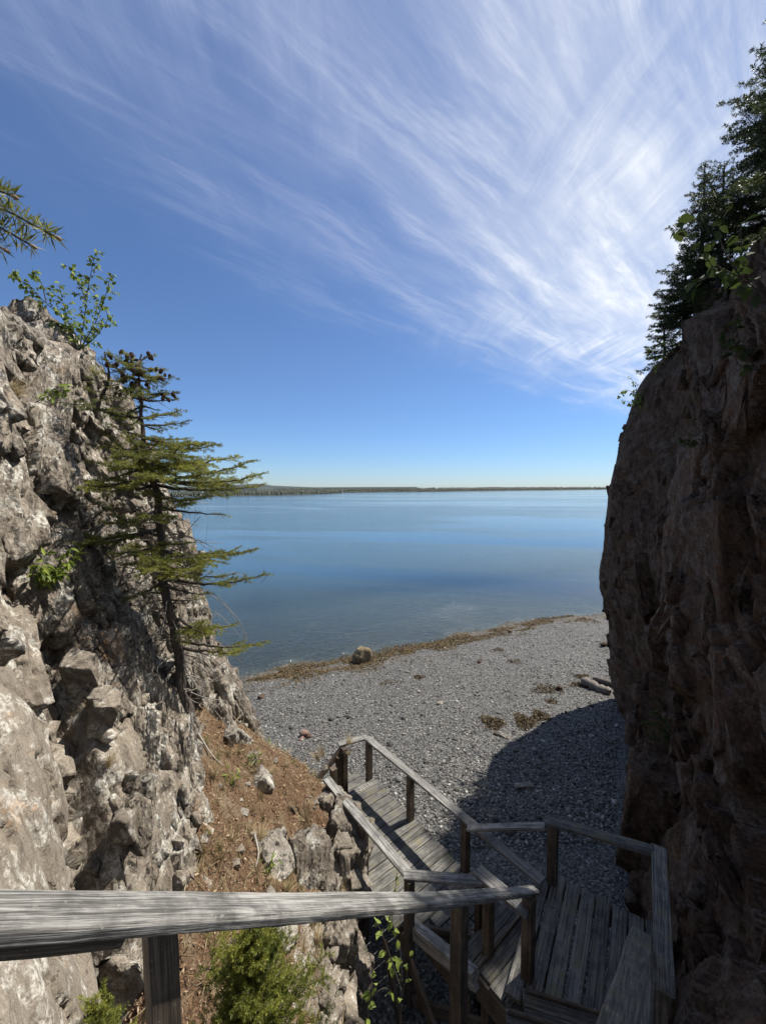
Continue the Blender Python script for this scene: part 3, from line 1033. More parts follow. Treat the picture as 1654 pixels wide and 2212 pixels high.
# the steep outer face is broken rock
vb, kb = blocks(Ps, np.eye(3), (0.16, 0.2, 0.26), 401, 0.05, 1.3)
stee = sstep(-0.85, -0.45, Ps[:, 0])
Ps += (0.14 * vb - 0.03 * (1 - kb))[:, None] * stee[:, None] * np.array([0.75, 0, 0.65])
SOIL = new_mesh('soil_bank', Ps, grid_faces(len(sxs), len(sys_)), M_SOIL, colors=np.full(len(Ps), 0.5))
SOIL.data.materials.append(M_ROCK)
fc_ = Ps[grid_faces(len(sxs), len(sys_))].mean(1)
rk = fc_[:, 0] > -0.72 + 0.28 * fbm(fc_ * np.array([1.5, 1.5, 0.8]), 3, 87)
SOIL.data.polygons.foreach_set('material_index', rk.astype(np.int32))
tag(SOIL, kind='structure')


# --- far shore: low wooded land and hills across the bay
def far_land(name, pts, width, mat, seed):
    """pts: (px, waterline_y, crest_height_m); a strip of land rising from the water"""
    V, n = [], 0
    ps = []
    for (px, py, hgt) in pts:
        p = on(px, py, Z_SEA)
        ps.append((p.x, p.y, hgt))
    ps = np.array(ps)
    k = np.linspace(0, len(ps) - 1, 420)
    i = np.minimum(k.astype(int), len(ps) - 2)
    f = (k - i)[:, None]
    q = ps[i] * (1 - f) + ps[i + 1] * f
    dirs = q[:, :2] / np.linalg.norm(q[:, :2], axis=1, keepdims=True)
    prof = [(0, -0.4), (0.02, 0.12), (0.2, 0.45), (0.5, 0.9), (1.0, 1.0), (1.6, 0.7)]
    nn = vnoise(np.stack([k * 0.35, k * 0, k * 0 + seed], 1), seed) * 0.3 + 1
    rows = []
    for (dd, hh) in prof:
        xy = q[:, :2] + dirs * (dd * width + 8 * vnoise(np.stack([k * 0.5, k * 0 + dd, k * 0], 1), seed + 3)[:, None] * (dd < 0.1))
        rows.append(np.c_[xy, Z_SEA + q[:, 2] * hh * nn])
    V = np.stack(rows, 1)
    o = new_mesh(name, V.reshape(-1, 3), grid_faces(V.shape[0], V.shape[1]), mat, True)
    return tag(o, kind='structure'), q, dirs


def plain(name, col, rough=0.95):
    m, nt = new_mat(name)
    tc = nt.n('ShaderNodeTexCoord').outputs['Object']
    g = nt.noise(tc, 0.03, 5, 0.7)
    nt.out(principled(nt, nt.mix(nt.map(g, 0.35, 0.65), tuple(0.7 * c for c in col), tuple(1.25 * c for c in col)), rough))
    return m


M_FARW = leafy('far_trees', (0.013, 0.020, 0.015), (0.036, 0.048, 0.030), trans=0.15)
M_LAND = plain('shore_land', (0.035, 0.04, 0.026))
M_HILL = plain('far_hill', (0.035, 0.044, 0.042))
land1, q1, d1 = far_land('far_shore', [(150, 1077, 2), (330, 1074.5, 2.0), (430, 1072.5, 2.0), (560, 1070, 2.5), (640, 1068.5, 2.5), (700, 1066.3, 2.5), (735, 1064.6, 1.5)], 60, M_LAND, 3)
land2, q2, d2 = far_land('far_shore', [(600, 1065.6, 5), (720, 1064.0, 6), (830, 1062.6, 6), (950, 1061.4, 6), (1010, 1060.3, 6), (1090, 1059.4, 7), (1200, 1058.4, 8), (1330, 1057.0, 8), (1500, 1055.9, 8)], 160, M_LAND, 8)
hill1, _, _ = far_land('hills', [(350, 1060.4, 24), (450, 1060.2, 35), (500, 1060, 52), (555, 1060, 64), (590, 1059.6, 48), (680, 1059.3, 30), (800, 1059, 30), (900, 1058.6, 26)], 1500, M_HILL, 5)
hill2, _, _ = far_land('hills', [(980, 1057.2, 10), (1010, 1057.1, 16), (1060, 1057.0, 20), (1110, 1056.9, 15), (1200, 1056.5, 14), (1330, 1055.8, 14), (1500, 1055, 14)], 500, M_HILL, 6)


def wood(q, d, width, hts, count, seed, hmin, crest):
    rng = np.random.default_rng(seed)
    acc = Acc()
    i = rng.integers(0, len(q), count)
    dep_ = rng.random(count) ** 1.5 * width
    j = rng.normal(0, 1.2, (count, 2))
    xy = q[i, :2] + d[i] * (dep_[:, None] + 5) + j * (np.linalg.norm(q[i, :2], axis=1) / 400)[:, None]
    zz = Z_SEA + q[i, 2] * np.clip(0.3 + dep_ / width, 0, 1) * crest
    hh = rng.uniform(hmin, hts, count) * (np.linalg.norm(q[i, :2], axis=1) / 500) ** 0.35
    for s in range(2):
        sides = 6
        ang = np.arange(sides) * 2 * np.pi / sides
        rad = hh * (0.30 - 0.1 * s) * rng.uniform(0.7, 1.3, count)
        base = np.c_[xy, zz + hh * (0.08 + 0.35 * s)]
        ring = base[:, None] + np.stack([np.cos(ang)[None] * rad[:, None], np.sin(ang)[None] * rad[:, None], rng.uniform(-.06, .06, (count, sides)) * hh[:, None]], 2)
        tip = np.c_[xy, zz + hh * (0.65 + 0.35 * s)]
        V = np.concatenate([ring, tip[:, None]], 1).reshape(-1, 3)
        b = np.arange(count)[:, None] * (sides + 1)
        F = np.concatenate([b + np.array([[k, (k + 1) % sides, sides]]) for k in range(sides)])
        acc.add(V, F, np.repeat(rng.random(count), sides + 1))
    return acc


fw = wood(q1, d1, 40, 5.2, 2600, 11, 2.4, 1.0)
tag(fw.build('far_wood', M_FARW), 'dark spruce wood along the near side of the far shore, left across the bay', 'forest', kind='stuff')
fw = wood(q2, d2, 120, 5.0, 3600, 12, 2.6, 1.0)
tag(fw.build('far_wood', M_FARW), 'thin strip of distant woodland on the low shore across the bay, right of centre', 'forest', kind='stuff')


# ------------------------------------------------------------------ timber
def board(name, p0, p1, width, thick, mat, parent, side=None, bow=0.0, seed=None, bevel=0.006, cut0=0.0, cut1=0.0, top=True, taper=1.0):
    """a sawn board from p0 to p1 (middle of its top face when top). side: direction across its width"""
    p0, p1 = Vector(p0), Vector(p1)
    X = (p1 - p0)
    L = X.length
    X.normalize()
    if side is None:
        side = Vector((0, 0, 1)).cross(X)
    Y = Vector(side)
    Y = (Y - X * Y.dot(X)).normalized()
    Z = X.cross(Y)
    if Z.z < 0 and abs(Z.z) > 1e-4:
        Y, Z = -Y, -Z
    rng = np.random.default_rng(seed if seed is not None else int(abs(p0.x * 977 + p0.y * 1371 + p1.z * 733) * 100) % 99991)
    n = max(3, int(L / 0.07) + 1)
    w, t, b = width / 2, thick, bevel
    prof = np.array([(-w + b, 0), (w - b, 0), (w, -b), (w, -t + b), (w - b, -t), (-w + b, -t), (-w, -t + b), (-w, -b)])
    if not top:
        prof[:, 1] += t / 2
    xs = np.linspace(0, L, n)
    V = np.zeros((n, 8, 3))
    V[:, :, 0] = xs[:, None]
    V[:, :, 1:] = prof[None] * np.linspace(1, taper, n)[:, None, None]
    frac = prof[:, 0] / (2 * w)
    V[0, :, 0] += cut0 * frac
    V[-1, :, 0] += cut1 * frac
    ph = rng.uniform(0, 9)
    V[:, :, 1] += (0.0025 * np.sin(xs * 3 + ph) + 0.0003 * rng.normal(size=n))[:, None]
    V[:, :, 2] += (bow * 4 * (xs / L) * (1 - xs / L) + 0.0015 * np.sin(xs * 5 + ph))[:, None]
    V[:, :, 1:] += rng.normal(0, 0.0005, (n, 8, 2))
    F = []
    for i in range(n - 1):
        for k in range(8):
            a, c = i * 8 + k, i * 8 + (k + 1) % 8
            F.append((a, c, c + 8, a + 8))
    F = [f[::-1] for f in F]
    F.append(tuple(range(8)))
    F.append(tuple(reversed(range((n - 1) * 8, n * 8))))
    M = Matrix((( X.x, Y.x, Z.x, p0.x), (X.y, Y.y, Z.y, p0.y), (X.z, Y.z, Z.z, p0.z), (0, 0, 0, 1)))
    me = bpy.data.meshes.new(name)
    me.from_pydata([tuple(v) for v in V.reshape(-1, 3)], [], F)
    me.update()
    me.materials.append(mat)
    o = bpy.data.objects.new(name, me)
    COL.objects.link(o)
    if parent is not None:
        o.parent = parent
        o.matrix_basis = Matrix.Translation(-parent.location) @ M
    else:
        o.matrix_basis = M
    return o


def post(x, y, z0, z1, head, parent, size=0.092, mat=None, name='post'):
    return board(name, (x, y, z0), (x, y, z1), size, size, mat or M_POST, parent, side=Vector(head), bevel=0.004, top=False)


U = Vector((0.56, 0.83, 0)).normalized()
Vv = Vector((0.83, -0.56, 0)).normalized()
ZD, ZW = -4.40, -4.95           # landing deck and walkway deck
UP = Vector((0, 0, 1))

# upper flight: two handrails, posts, stringers and treads going down away from the camera
UF = thing('staircase', (0.6, 1.9, ZD), 'steep grey wooden staircase with a broad handrail running across the foreground', 'staircase')
A0 = at(0, 1938, 1.0)
B0 = at(1152, 1919, 3.32)
dirL = (B0 - A0).normalized()
railL = board('handrail', A0 - dirL * 0.7, B0 + dirL * 0.06, 0.165, 0.056, M_RAIL, UF, bow=-0.04, bevel=0.014, cut1=0.06, taper=0.55)
hl = Vector((dirL.x, dirL.y, 0)).normalized()
nl = Vector((0, 0, 1)).cross(hl)
for px, zb in ((340, -4.2), (992, -6.9), (1143, -6.9)):
    u0, u1 = 0.0, 6.0
    best = min((i * 0.01 for i in range(600)), key=lambda s: abs((lambda q: 827 + FD * (CAMROT.transposed() @ q).x / -(CAMROT.transposed() @ q).z)(A0 + dirL * s) - px))
    q = A0 + dirL * best
    post(q.x, q.y, zb, q.z - 0.075, hl, UF, 0.092)
# dark brace board under the near end of the rail
q0, q1 = A0 - dirL * 0.6 - UP * 0.075, A0 + dirL * 0.32 - UP * 0.07
board('brace', q0, q1, 0.10, 0.06, M_POST, UF, cut1=-0.08)
R0 = on(1386, 2012, -3.6)
R1 = at(1352, 2212, 1.22)
dirR = (R1 - R0).normalized()
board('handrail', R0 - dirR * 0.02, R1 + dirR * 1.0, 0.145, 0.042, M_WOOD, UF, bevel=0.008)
hr = Vector((dirR.x, dirR.y, 0)).normalized()
for s in (0.10, 1.55):
    q = R0 + dirR * s
    post(q.x + 0.02, q.y, -6.6, q.z - 0.09, hr, UF)
# treads: from the landing up towards the camera
TT = Vector((0.967, -0.256, 0)).normalized()
TH = Vector((0.256, 0.967, 0)).normalized()
for k in range(8):
    z = ZD + 0.185 * (k + 1)
    c = Vector((1.163, 3.064, 0)) + Vector((-0.225, -0.258, 0)) * k
    for j in (0, 1):
        m0 = c - TH * (0.07 + 0.135 * j)
        m1 = m0 + TT * (0.70 + 0.02 * j)
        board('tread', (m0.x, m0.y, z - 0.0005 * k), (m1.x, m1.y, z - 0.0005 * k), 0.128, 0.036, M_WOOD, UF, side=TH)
    m0 = c - TH * 0.045 + TT * 0.02
    m1 = m0 + TT * 0.66
    board('riser', (m0.x, m0.y, z - 0.04), (m1.x, m1.y, z - 0.04), 0.14, 0.024, M_POST, UF, side=UP)
for off in (0.03, 0.66):
    a = Vector((1.163, 3.0, ZD - 0.05)) + TT * off
    board('stringer', a, a + Vector((-0.225, -0.258, 0.185)) * 7.6, 0.2, 0.04, M_POST, UF, side=UP)

# landing
LD = thing('landing', (2.2, 3.9, ZD), 'dark shaded plank landing with corner handrails, beside the right cliff', 'landing deck')
FL = Vector((1.80, 4.30, ZD))
for i in range(8):
    o0 = FL + Vv * (0.075 + 0.147 * i) + U * (0.02 * math.sin(i * 2.1))
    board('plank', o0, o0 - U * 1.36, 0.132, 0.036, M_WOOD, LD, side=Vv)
PLb = on(1192, 1905, ZD)
PRt = on(1424, 1838, -3.68)
PLt = Vector((PLb.x, PLb.y, -3.68))
post(PLb.x, PLb.y, -6.7, -3.71, U, LD, 0.1)
post(PRt.x + 0.02, PRt.y - 0.03, -6.7, -3.71, U, LD, 0.092)
dfr = (PRt - PLt).normalized()
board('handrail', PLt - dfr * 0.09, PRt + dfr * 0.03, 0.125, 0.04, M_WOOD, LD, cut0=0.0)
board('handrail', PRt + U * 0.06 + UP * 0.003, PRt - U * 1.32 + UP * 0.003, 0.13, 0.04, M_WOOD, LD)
q = PRt - U * 1.1
post(q.x, q.y, -6.7, -3.71, U, LD)
board('joist', FL - U * 0.02 + Vv * 0.0 + UP * -0.15, FL - U * 0.02 + Vv * 1.2 + UP * -0.15, 0.2, 0.038, M_POST, LD, side=UP, top=False)
board('joist', FL - U * 1.2 + UP * -0.15, FL - U * 1.2 + Vv * 1.2 + UP * -0.15, 0.2, 0.038, M_POST, LD, side=UP, top=False)
board('joist', FL + Vv * 0.02 + UP * -0.15 - U * 0.06, FL + Vv * 0.02 - U * 1.2 + UP * -0.15, 0.2, 0.038, M_POST, LD, side=UP, top=False)

# short flight from the landing down to the walkway
SF = thing('short_staircase', (1.1, 4.0, ZW), 'short flight of sunlit wooden steps joining the landing to the lower walkway', 'staircase')
TD = Vector((0.78, 0.62, 0)).normalized()
DD = Vector((-0.62, 0.78, 0)).normalized()
t1 = Vector((0.886, 3.458, -4.58))
for j in range(3):
    a = t1 - DD * (0.07 + 0.145 * j) + UP * (0.0 if j < 2 else -0.002)
    board('tread', a - TD * (0.02 * (j % 2)), a + TD * 0.80, 0.138, 0.038, M_WOOD, SF, side=DD)
t2 = Vector((0.886, 3.458, -4.77))
for j in range(2):
    a = t2 + DD * (0.235 - 0.15 * j)
    board('tread', a, a + TD * 0.86, 0.145, 0.038, M_WOOD, SF, side=DD)
board('riser', t1 + DD * 0.005 - UP * 0.045, t1 + TD * 0.8 + DD * 0.005 - UP * 0.045, 0.15, 0.03, M_POST, SF, side=UP, top=False)
fa = t1 - DD * 0.01 - TD * 0.015 - UP * 0.15
board('fascia', fa, fa - DD * 0.46, 0.24, 0.036, M_POST, SF, side=UP, top=False)
sa_ = t1 - TD * 0.05 + UP * 0.03
board('stringer', sa_, sa_ + DD * 0.95 - UP * 0.33, 0.11, 0.15, M_RAIL, SF, side=TD)
pS = on(1053, 2068, -4.62)
post(pS.x, pS.y, -6.6, -3.83, TD, SF, 0.088)
hA = at(1030, 1876, pS.y + 0.06)
hB = at(1142, 1970, 3.20)
board('handrail', hA, hB, 0.13, 0.036, M_RAIL, SF, cut0=0.02, cut1=-0.03)
E0 = on(1012, 1785, -4.205)
dE = (PLt - E0).normalized()
board('handrail', E0 - dE * 0.02, PLt - dE * 0.10 - UP * 0.045, 0.10, 0.036, M_RAIL, SF)

# walkway
WK = thing('walkway', (0.3, 5.4, ZW), 'narrow weathered plank walkway with handrails on both sides leading out over the pebble beach', 'walkway')
WR0, WR1 = on(806, 1681, ZW), on(1003, 1880, ZW)
WR1 = WR1 + (WR1 - WR0).normalized() * 0.75
aR = (WR1 - WR0).normalized()
wn = Vector((-aR.y, aR.x, 0))
if wn.x > 0:
    wn = -wn
nP = 26
LW = (WR1 - WR0).length
for i in range(nP):
    s = 0.07 + i * 0.1445
    r = WR0 + aR * s
    wid = 0.58 if s < 0.1 else 0.85 + 0.17 * s
    l = r + wn * float(wid)
    if r.y < 4.14:
        break
    if l.y < 4.17:
        l = r + wn * ((r.y - 4.17) / -wn.y)
    e = aR * 0.0
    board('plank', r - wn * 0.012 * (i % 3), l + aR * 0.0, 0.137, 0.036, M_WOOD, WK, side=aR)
ne0, ne1 = Vector((0.26, 4.18, ZW - 0.115)), Vector((1.36, 3.99, ZW - 0.115))
board('joist', ne0, ne1, 0.22, 0.04, M_POST, WK, side=UP, top=False)
for off in (0.06, 0.9):
    a = WR0 + wn * off - UP * 0.13 + aR * (0.1 if off < .5 else .7)
    board('joist', a, a + aR * 2.2, 0.18, 0.038, M_POST, WK, side=UP, top=False)
ZR = -4.25
rr0, rr1 = on(790, 1590, ZR), on(1172, 1903, ZR)
board('handrail', rr0, rr1, 0.125, 0.036, M_RAIL, WK, cut0=0.09)
lr0, lr1 = on(705, 1681, ZR), on(884, 1889, ZR)
board('handrail', lr0, lr1, 0.12, 0.036, M_RAIL, WK)
nr0, nr1 = on(872, 1888, ZR - 0.002), on(1040, 1900, ZR - 0.002)
board('handrail', nr0, nr1, 0.115, 0.036, M_RAIL, WK)
er0, er1 = on(731, 1607, ZR - 0.001), on(792, 1590, ZR - 0.001)
board('handrail', er0, er1, 0.12, 0.036, M_RAIL, WK, cut1=0.1)
for (px, py, sz) in ((797, 1681, .09), (886, 1770, .09), (1004, 1880, .092), (786, 1889, .09), (721, 1749, .09), (744, 1699, .088)):
    b = on(px, py, ZW)
    post(b.x, b.y, -6.9, ZR - 0.038, aR, WK, sz)
b = on(734, 1703, ZW)
post(b.x - 0.01, b.y, -6.9, ZR - 0.15, aR, WK, 0.088)
b = on(884, 1892, ZR)
post(b.x, b.y, -6.9, ZR - 0.04, aR, WK, 0.088)
b = on(1034, 1903, ZR)
post(b.x, b.y, -6.9, ZR - 0.04, aR, WK, 0.07)
# low step past the end post, with the year let into the edge plank
s0 = WR0 - aR * 0.10 + wn * 0.04 - UP * 0.14
for j in range(3):
    a = s0 - aR * (0.145 * j)
    board('step', a, a + wn * (0.50 - 0.10 * j), 0.138, 0.036, M_WOOD, WK, side=aR, cut1=0.05)
# rails of the steps that go down to the left at the end of the walkway
e0 = on(736, 1613, ZR - 0.05)
e1 = at(674, 1692, 6.0)
board('step_rail', e0, e1, 0.085, 0.075, M_POST, WK, side=(0, 1, 0))
e2 = on(710, 1694, ZR - 0.06)
e3 = at(684, 1722, 5.4)
board('step_rail', e2, e3, 0.085, 0.075, M_POST, WK, side=(0, 1, 0))
for k in range(5):
    a = Vector((-0.86 - 0.22 * k, 5.74 - 0.08 * k, ZW - 0.2 * (k + 1)))
    board('tread', a, a + Vector((0.1, 0.42, 0)), 0.2, 0.036, M_WOOD, WK, side=(1, 0, 0))
# year on the end plank
fc = bpy.data.curves.new('year', 'FONT')
fc.body = '2011'
fc.size = 0.115
fc.extrude = 0.003
fc.align_x = 'CENTER'
tmp = bpy.data.objects.new('tmp', fc)
COL.objects.link(tmp)
bpy.context.view_layer.update()
ym = bpy.data.meshes.new_from_object(tmp.evaluated_get(bpy.context.evaluated_depsgraph_get()))
bpy.data.objects.remove(tmp)
m_year, ntt = new_mat('pale_paint')
ntt.out(principled(ntt, (0.27, 0.26, 0.25), 0.8))
ym.materials.clear()
ym.materials.append(m_year)
yo = bpy.data.objects.new('year_numerals', ym)
COL.objects.link(yo)
X_, Y_ = -wn, -aR
c_ = WR0 + wn * 0.235 + aR * 0.115 + UP * 0.0045
MM = Matrix(((X_.x, Y_.x, 0, c_.x), (X_.y, Y_.y, 0, c_.y), (0, 0, 1, c_.z), (0, 0, 0, 1)))
yo.parent = WK
yo.matrix_basis = Matrix.Translation(-WK.location) @ MM

# braces in the dark under the stairs
BR = thing('stair_support', (0.6, 3.6, -6.6), 'dark timber bracing in the hollow under the stairs', 'timber bracing')
board('brace', (0.15, 4.3, -5.05), (0.75, 3.1, -5.6), 0.04, 0.15, M_POST, BR)
board('brace', (0.02, 4.2, -5.2), (0.45, 3.0, -6.4), 0.04, 0.15, M_POST, BR)
board('brace', (0.3, 4.0, -5.6), (1.4, 3.4, -5.2), 0.04, 0.15, M_POST, BR)
board('beam', (0.2, 3.6, -5.7), (1.7, 3.0, -5.7), 0.04, 0.16, M_POST, BR)


# ------------------------------------------------------------------ stones
def ico(sub):
    import bmesh
    bm = bmesh.new()
    bmesh.ops.create_icosphere(bm, subdivisions=sub, radius=1.0)
    V = np.array([v.co[:] for v in bm.verts])
    F = np.array([[v.index for v in f.verts] for f in bm.faces])
    bm.free()
    return V, F


ICO = {k: ico(k) for k in (1, 2, 4, 5)}


def stone_shape(dims, seed, sub=4, planes=11, rnd=0.0, rough=0.03):
    V, F = ICO[sub]
    rng = np.random.default_rng(seed)
    nrm = rng.normal(size=(planes, 3))
    nrm = np.concatenate([nrm / np.linalg.norm(nrm, axis=1, keepdims=True), np.eye(3), -np.eye(3)])
    dd = np.concatenate([rng.uniform(0.72, 1.05, planes), np.ones(6)])
    dot = V @ nrm.T
    r = np.where(dot > 0.05, dd / np.maximum(dot, 0.05), 9)
    r = r.min(1)
    if rnd:
        r = r * (1 - rnd) + rnd
    r = np.minimum(r, 1.5)
    r = r * (1 + rough * fbm(V * 2.2 + seed, 4, seed % 97) + 0.35 * rough * fbm(V * 9 + seed, 3, seed % 89))
    return V * r[:, None] * np.asarray(dims) * 0.5, F


def stone(name, loc, dims, rot, seed, mat, label, cat, group=None, hull=False, crisp=False, **kw):
    if hull:
        big = max(dims) > 0.3
        T = HT_HI if big else HT
        V, F = T[seed % len(T)]
        V = V * np.asarray(dims)
        if not crisp:
            V = fracture(V + seed, F, np.eye(3)[[2, 0, 1]], max(dims) * (0.8 if big else 0.6), seed % 50) - seed
    else:
        V, F = stone_shape(dims, seed, **kw)
    o = new_mesh(name, V, F, mat, False, colors=np.c_[np.full(len(V), (seed * 37 % 100) / 100), np.full(len(V), 0.3 if crisp else 0.8), np.zeros(len(V))])
    o.location = loc
    o.rotation_euler = rot
    return tag(o, label, cat, group)


def beach_at(px, py):
    z = -6.3
    for _ in range(30):
        p = on(px, py, z)
        z = 0.5 * z + 0.5 * float(beach_z(np.array([p.x]), np.array([p.y]))[0])
    return on(px, py, z)


def put_stone(px, py, wpx, hpx, dpx, mat, name, label, cat, seed, rot=0.0, group=None, **kw):
    """a stone on the beach; sizes given as seen widths in photo pixels"""
    p = beach_at(px, py)
    k = p.y / FD
    dims = (wpx * k, dpx * k, hpx * k)
    return stone(name, (p.x, p.y, p.z + dims[2] * 0.32), dims, (0.08 * math.sin(seed), 0.1 * math.cos(seed), rot), seed, mat, label, cat, group, **kw)


put_stone(783, 1430, 44, 40, 36, M_TAN, 'boulder', 'tan boulder standing at the water\'s edge amid the brown seaweed line', 'boulder', 21, 0.4)
put_stone(656, 1590, 22, 15, 18, M_REDST, 'stone', 'reddish square stone lying alone on the pebbles left of the walkway', 'stone', 5, 0.3, sub=2)
put_stone(667, 1594, 12, 9, 10, M_ROCK2, 'stone', 'small dark stone just right of the reddish stone on the beach', 'stone', 8, 1.3, sub=2)
put_stone(651, 1598, 14, 5, 8, M_REDST, 'stone', 'thin brown chip lying in front of the reddish stone', 'stone', 9, 1.0, sub=2)
put_stone(1130, 1700, 46, 9, 20, M_PALE, 'flat_stone', 'pale flat slab of stone in the shaded part of the beach', 'stone', 31, 0.2)
put_stone(1208, 1490, 16, 12, 12, M_ROCK2, 'stone', 'dark upright stone sitting on a brown seaweed mat near the driftwood log', 'stone', 12, 0.6, sub=2)
put_stone(1088, 1592, 30, 9, 12, M_PALE, 'stone', 'long pale cracked stone with a dark weedy end, right of the beach centre', 'stone', 14, -0.7)
put_stone(1072, 1588, 16, 7, 8, M_ROCK2, 'stone', 'dark weedy lump against the long pale cracked stone', 'stone', 15, -0.3, sub=2)
put_stone(1102, 1366, 12, 7, 8, M_ROCK2, 'stone', 'small dark rock right at the waterline near the right cliff', 'stone', 16, 0.1, sub=2)
put_stone(1035, 1432, 16, 8, 9, M_ROCK2, 'stone', 'dark clump-like rock on the open pebbles right of the tan boulder', 'stone', 17, 0.8, sub=2)
put_stone(565, 1508, 20, 9, 12, M_ROCK2, 'stone', 'dark rock on the pebbles close to the left cliff', 'stone', 18, 0.8, sub=2)
put_stone(1306, 1395, 26, 9, 12, M_ROCK2, 'stone', 'low dark rock against the far foot of the right cliff', 'stone', 19, 0.4, sub=2)
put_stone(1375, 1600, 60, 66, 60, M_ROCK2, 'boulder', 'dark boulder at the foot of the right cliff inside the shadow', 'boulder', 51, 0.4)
for k, (px, py, wd_) in enumerate([(895, 1470, 10), (950, 1521, 20), (905, 1495, 12), (912, 1479, 10), (880, 1452, 12), (700, 1560, 9), (1010, 1600, 9), (840, 1590, 9), (1130, 1640, 10), (610, 1545, 10),
                                   (985, 1555, 8), (1185, 1525, 10), (1255, 1440, 12), (920, 1640, 10), (1010, 1695, 9)]):
    put_stone(px, py, wd_, wd_ * 0.3, wd_ * 0.7, M_PALE, 'cobble', 'loose pale flat cobble larger than the pebbles round it', 'stone', 60 + k, k * 0.7, 'cobbles on the open beach', sub=2)

# driftwood log beside the foot of the right cliff
p0, p1 = beach_at(1256, 1478), beach_at(1318, 1502)
acc = Acc()
pts = [Vector(p0).lerp(Vector(p1), t) + Vector((0, 0, 0.10 + 0.03 * math.sin(t * 7))) for t in np.linspace(0, 1, 14)]
acc.tube(pts, [0.05] + [0.13 + 0.025 * math.sin(i * 1.7) for i in range(12)] + [0.03], 10, 0.3)
tag(acc.build('driftwood_log', M_DEAD), 'grey driftwood log stranded at the foot of the right cliff', 'driftwood')
p0, p1 = beach_at(1280, 1470), beach_at(1345, 1490)
acc = Acc()
acc.tube([Vector(p0).lerp(Vector(p1), t) + Vector((0, 0, 0.08)) for t in np.linspace(0, 1, 8)], [0.03] + [0.09] * 6 + [0.04], 8, 0.1)
tag(acc.build('driftwood_log', M_DEAD), 'darker second log lying behind the grey driftwood log', 'driftwood')


def weed_clump(px, py, wpx, dpx, n, seed, label, h=0.07):
    p = beach_at(px, py)
    k = p.y / FD
    rng = np.random.default_rng(seed)
    acc = Acc()
    ang, rr = rng.uniform(0, 2 * np.pi, n), np.sqrt(rng.random(n))
    lob = 1 + 0.25 * np.sin(ang * 3 + seed)
    x = np.cos(ang) * rr * wpx * k * 0.5 * lob
    y = np.sin(ang) * rr * dpx * k * 1.3 * lob
    zb = beach_z(p.x + x, p.y + y) + h * (1 - rr) * rng.uniform(0.2, 1.0, n) + 0.01
    P = np.stack([p.x + x, p.y + y, zb], 1)
    d = np.stack([rng.normal(size=n), rng.normal(size=n), rng.normal(0, 0.5, n)], 1)
    acc.leaves(P, d, np.stack([rng.normal(0, .5, n), rng.normal(0, .5, n), np.ones(n)], 1), rng.uniform(0.03, 0.085, n), rng, 0.35, 0.3, rng.uniform(0, 0.7, n))
    return tag(acc.build('seaweed_clump', M_WEED), label, 'seaweed', 'dried seaweed heaps on the beach')


weed_clump(1064, 1562, 50, 22, 700, 1, 'round brown heap of dried seaweed, leftmost of the heaps near the shadow edge', 0.12)
weed_clump(1132, 1560, 42, 24, 700, 2, 'brown heap of seaweed just right of the leftmost round heap', 0.14)
weed_clump(1166, 1548, 36, 18, 500, 3, 'small seaweed heap touching the edge of the cliff shadow', 0.12)
weed_clump(1180, 1490, 60, 20, 500, 4, 'wide flat seaweed mat round the dark upright stone', 0.05)
weed_clump(1250, 1480, 40, 12, 300, 5, 'thin seaweed mat in front of the driftwood log', 0.05)
weed_clump(1190, 1516, 24, 9, 200, 6, 'tiny seaweed patch below the wide flat mat', 0.05)
weed_clump(1255, 1462, 34, 9, 240, 7, 'narrow seaweed strip behind the driftwood log', 0.07)
weed_clump(905, 1463, 26, 8, 200, 8, 'small dark seaweed patch in the middle of the beach', 0.05)
weed_clump(840, 1475, 40, 14, 130, 9, 'sparse brown seaweed patch below the tan boulder', 0.03)
weed_clump(1075, 1405, 30, 8, 160, 10, 'reddish seaweed patch just above the waterline, right of centre', 0.05)
weed_clump(1110, 1430, 34, 12, 130, 11, 'sparse seaweed patch on the upper right of the lit beach', 0.04)

# weed line at the water's edge: nobody could count it
rng = np.random.default_rng(77)
n = 52000
tt = rng.uniform(-16, 18, n)
off = rng.normal(0, 1, n) * 0.55
dd_ = np.where(off > 0, off * 1.2, off * 0.9)
s0 = 16.1 - 0.35 * np.cos((tt - 3) * 0.25)
ss = s0 - 0.75 - dd_ * 0.9
keep = fbm(np.stack([tt * 0.8, ss * 1.4, tt * 0], 1), 3, 8) > -0.25 + 0.25 * np.abs(off)
tt, ss = tt[keep], ss[keep]
wx_, wy_ = ss * SH.x + tt * SH.y, ss * SH.y - tt * SH.x
n = len(tt)
acc = Acc()
zz_ = beach_z(wx_, wy_)
acc.leaves(np.stack([wx_, wy_, zz_ + rng.uniform(0.005, 0.028, n)], 1), np.stack([rng.normal(size=n), rng.normal(size=n), rng.normal(0, .12, n)], 1),
           np.stack([rng.normal(0, .4, n), rng.normal(0, .4, n), np.ones(n)], 1), rng.uniform(0.04, 0.11, n), rng, 0.4, 0.3, rng.uniform(0.0, 0.85, n))
tag(acc.build('seaweed', M_WEED), 'band of golden brown seaweed along the edge of the water', 'seaweed', kind='stuff')

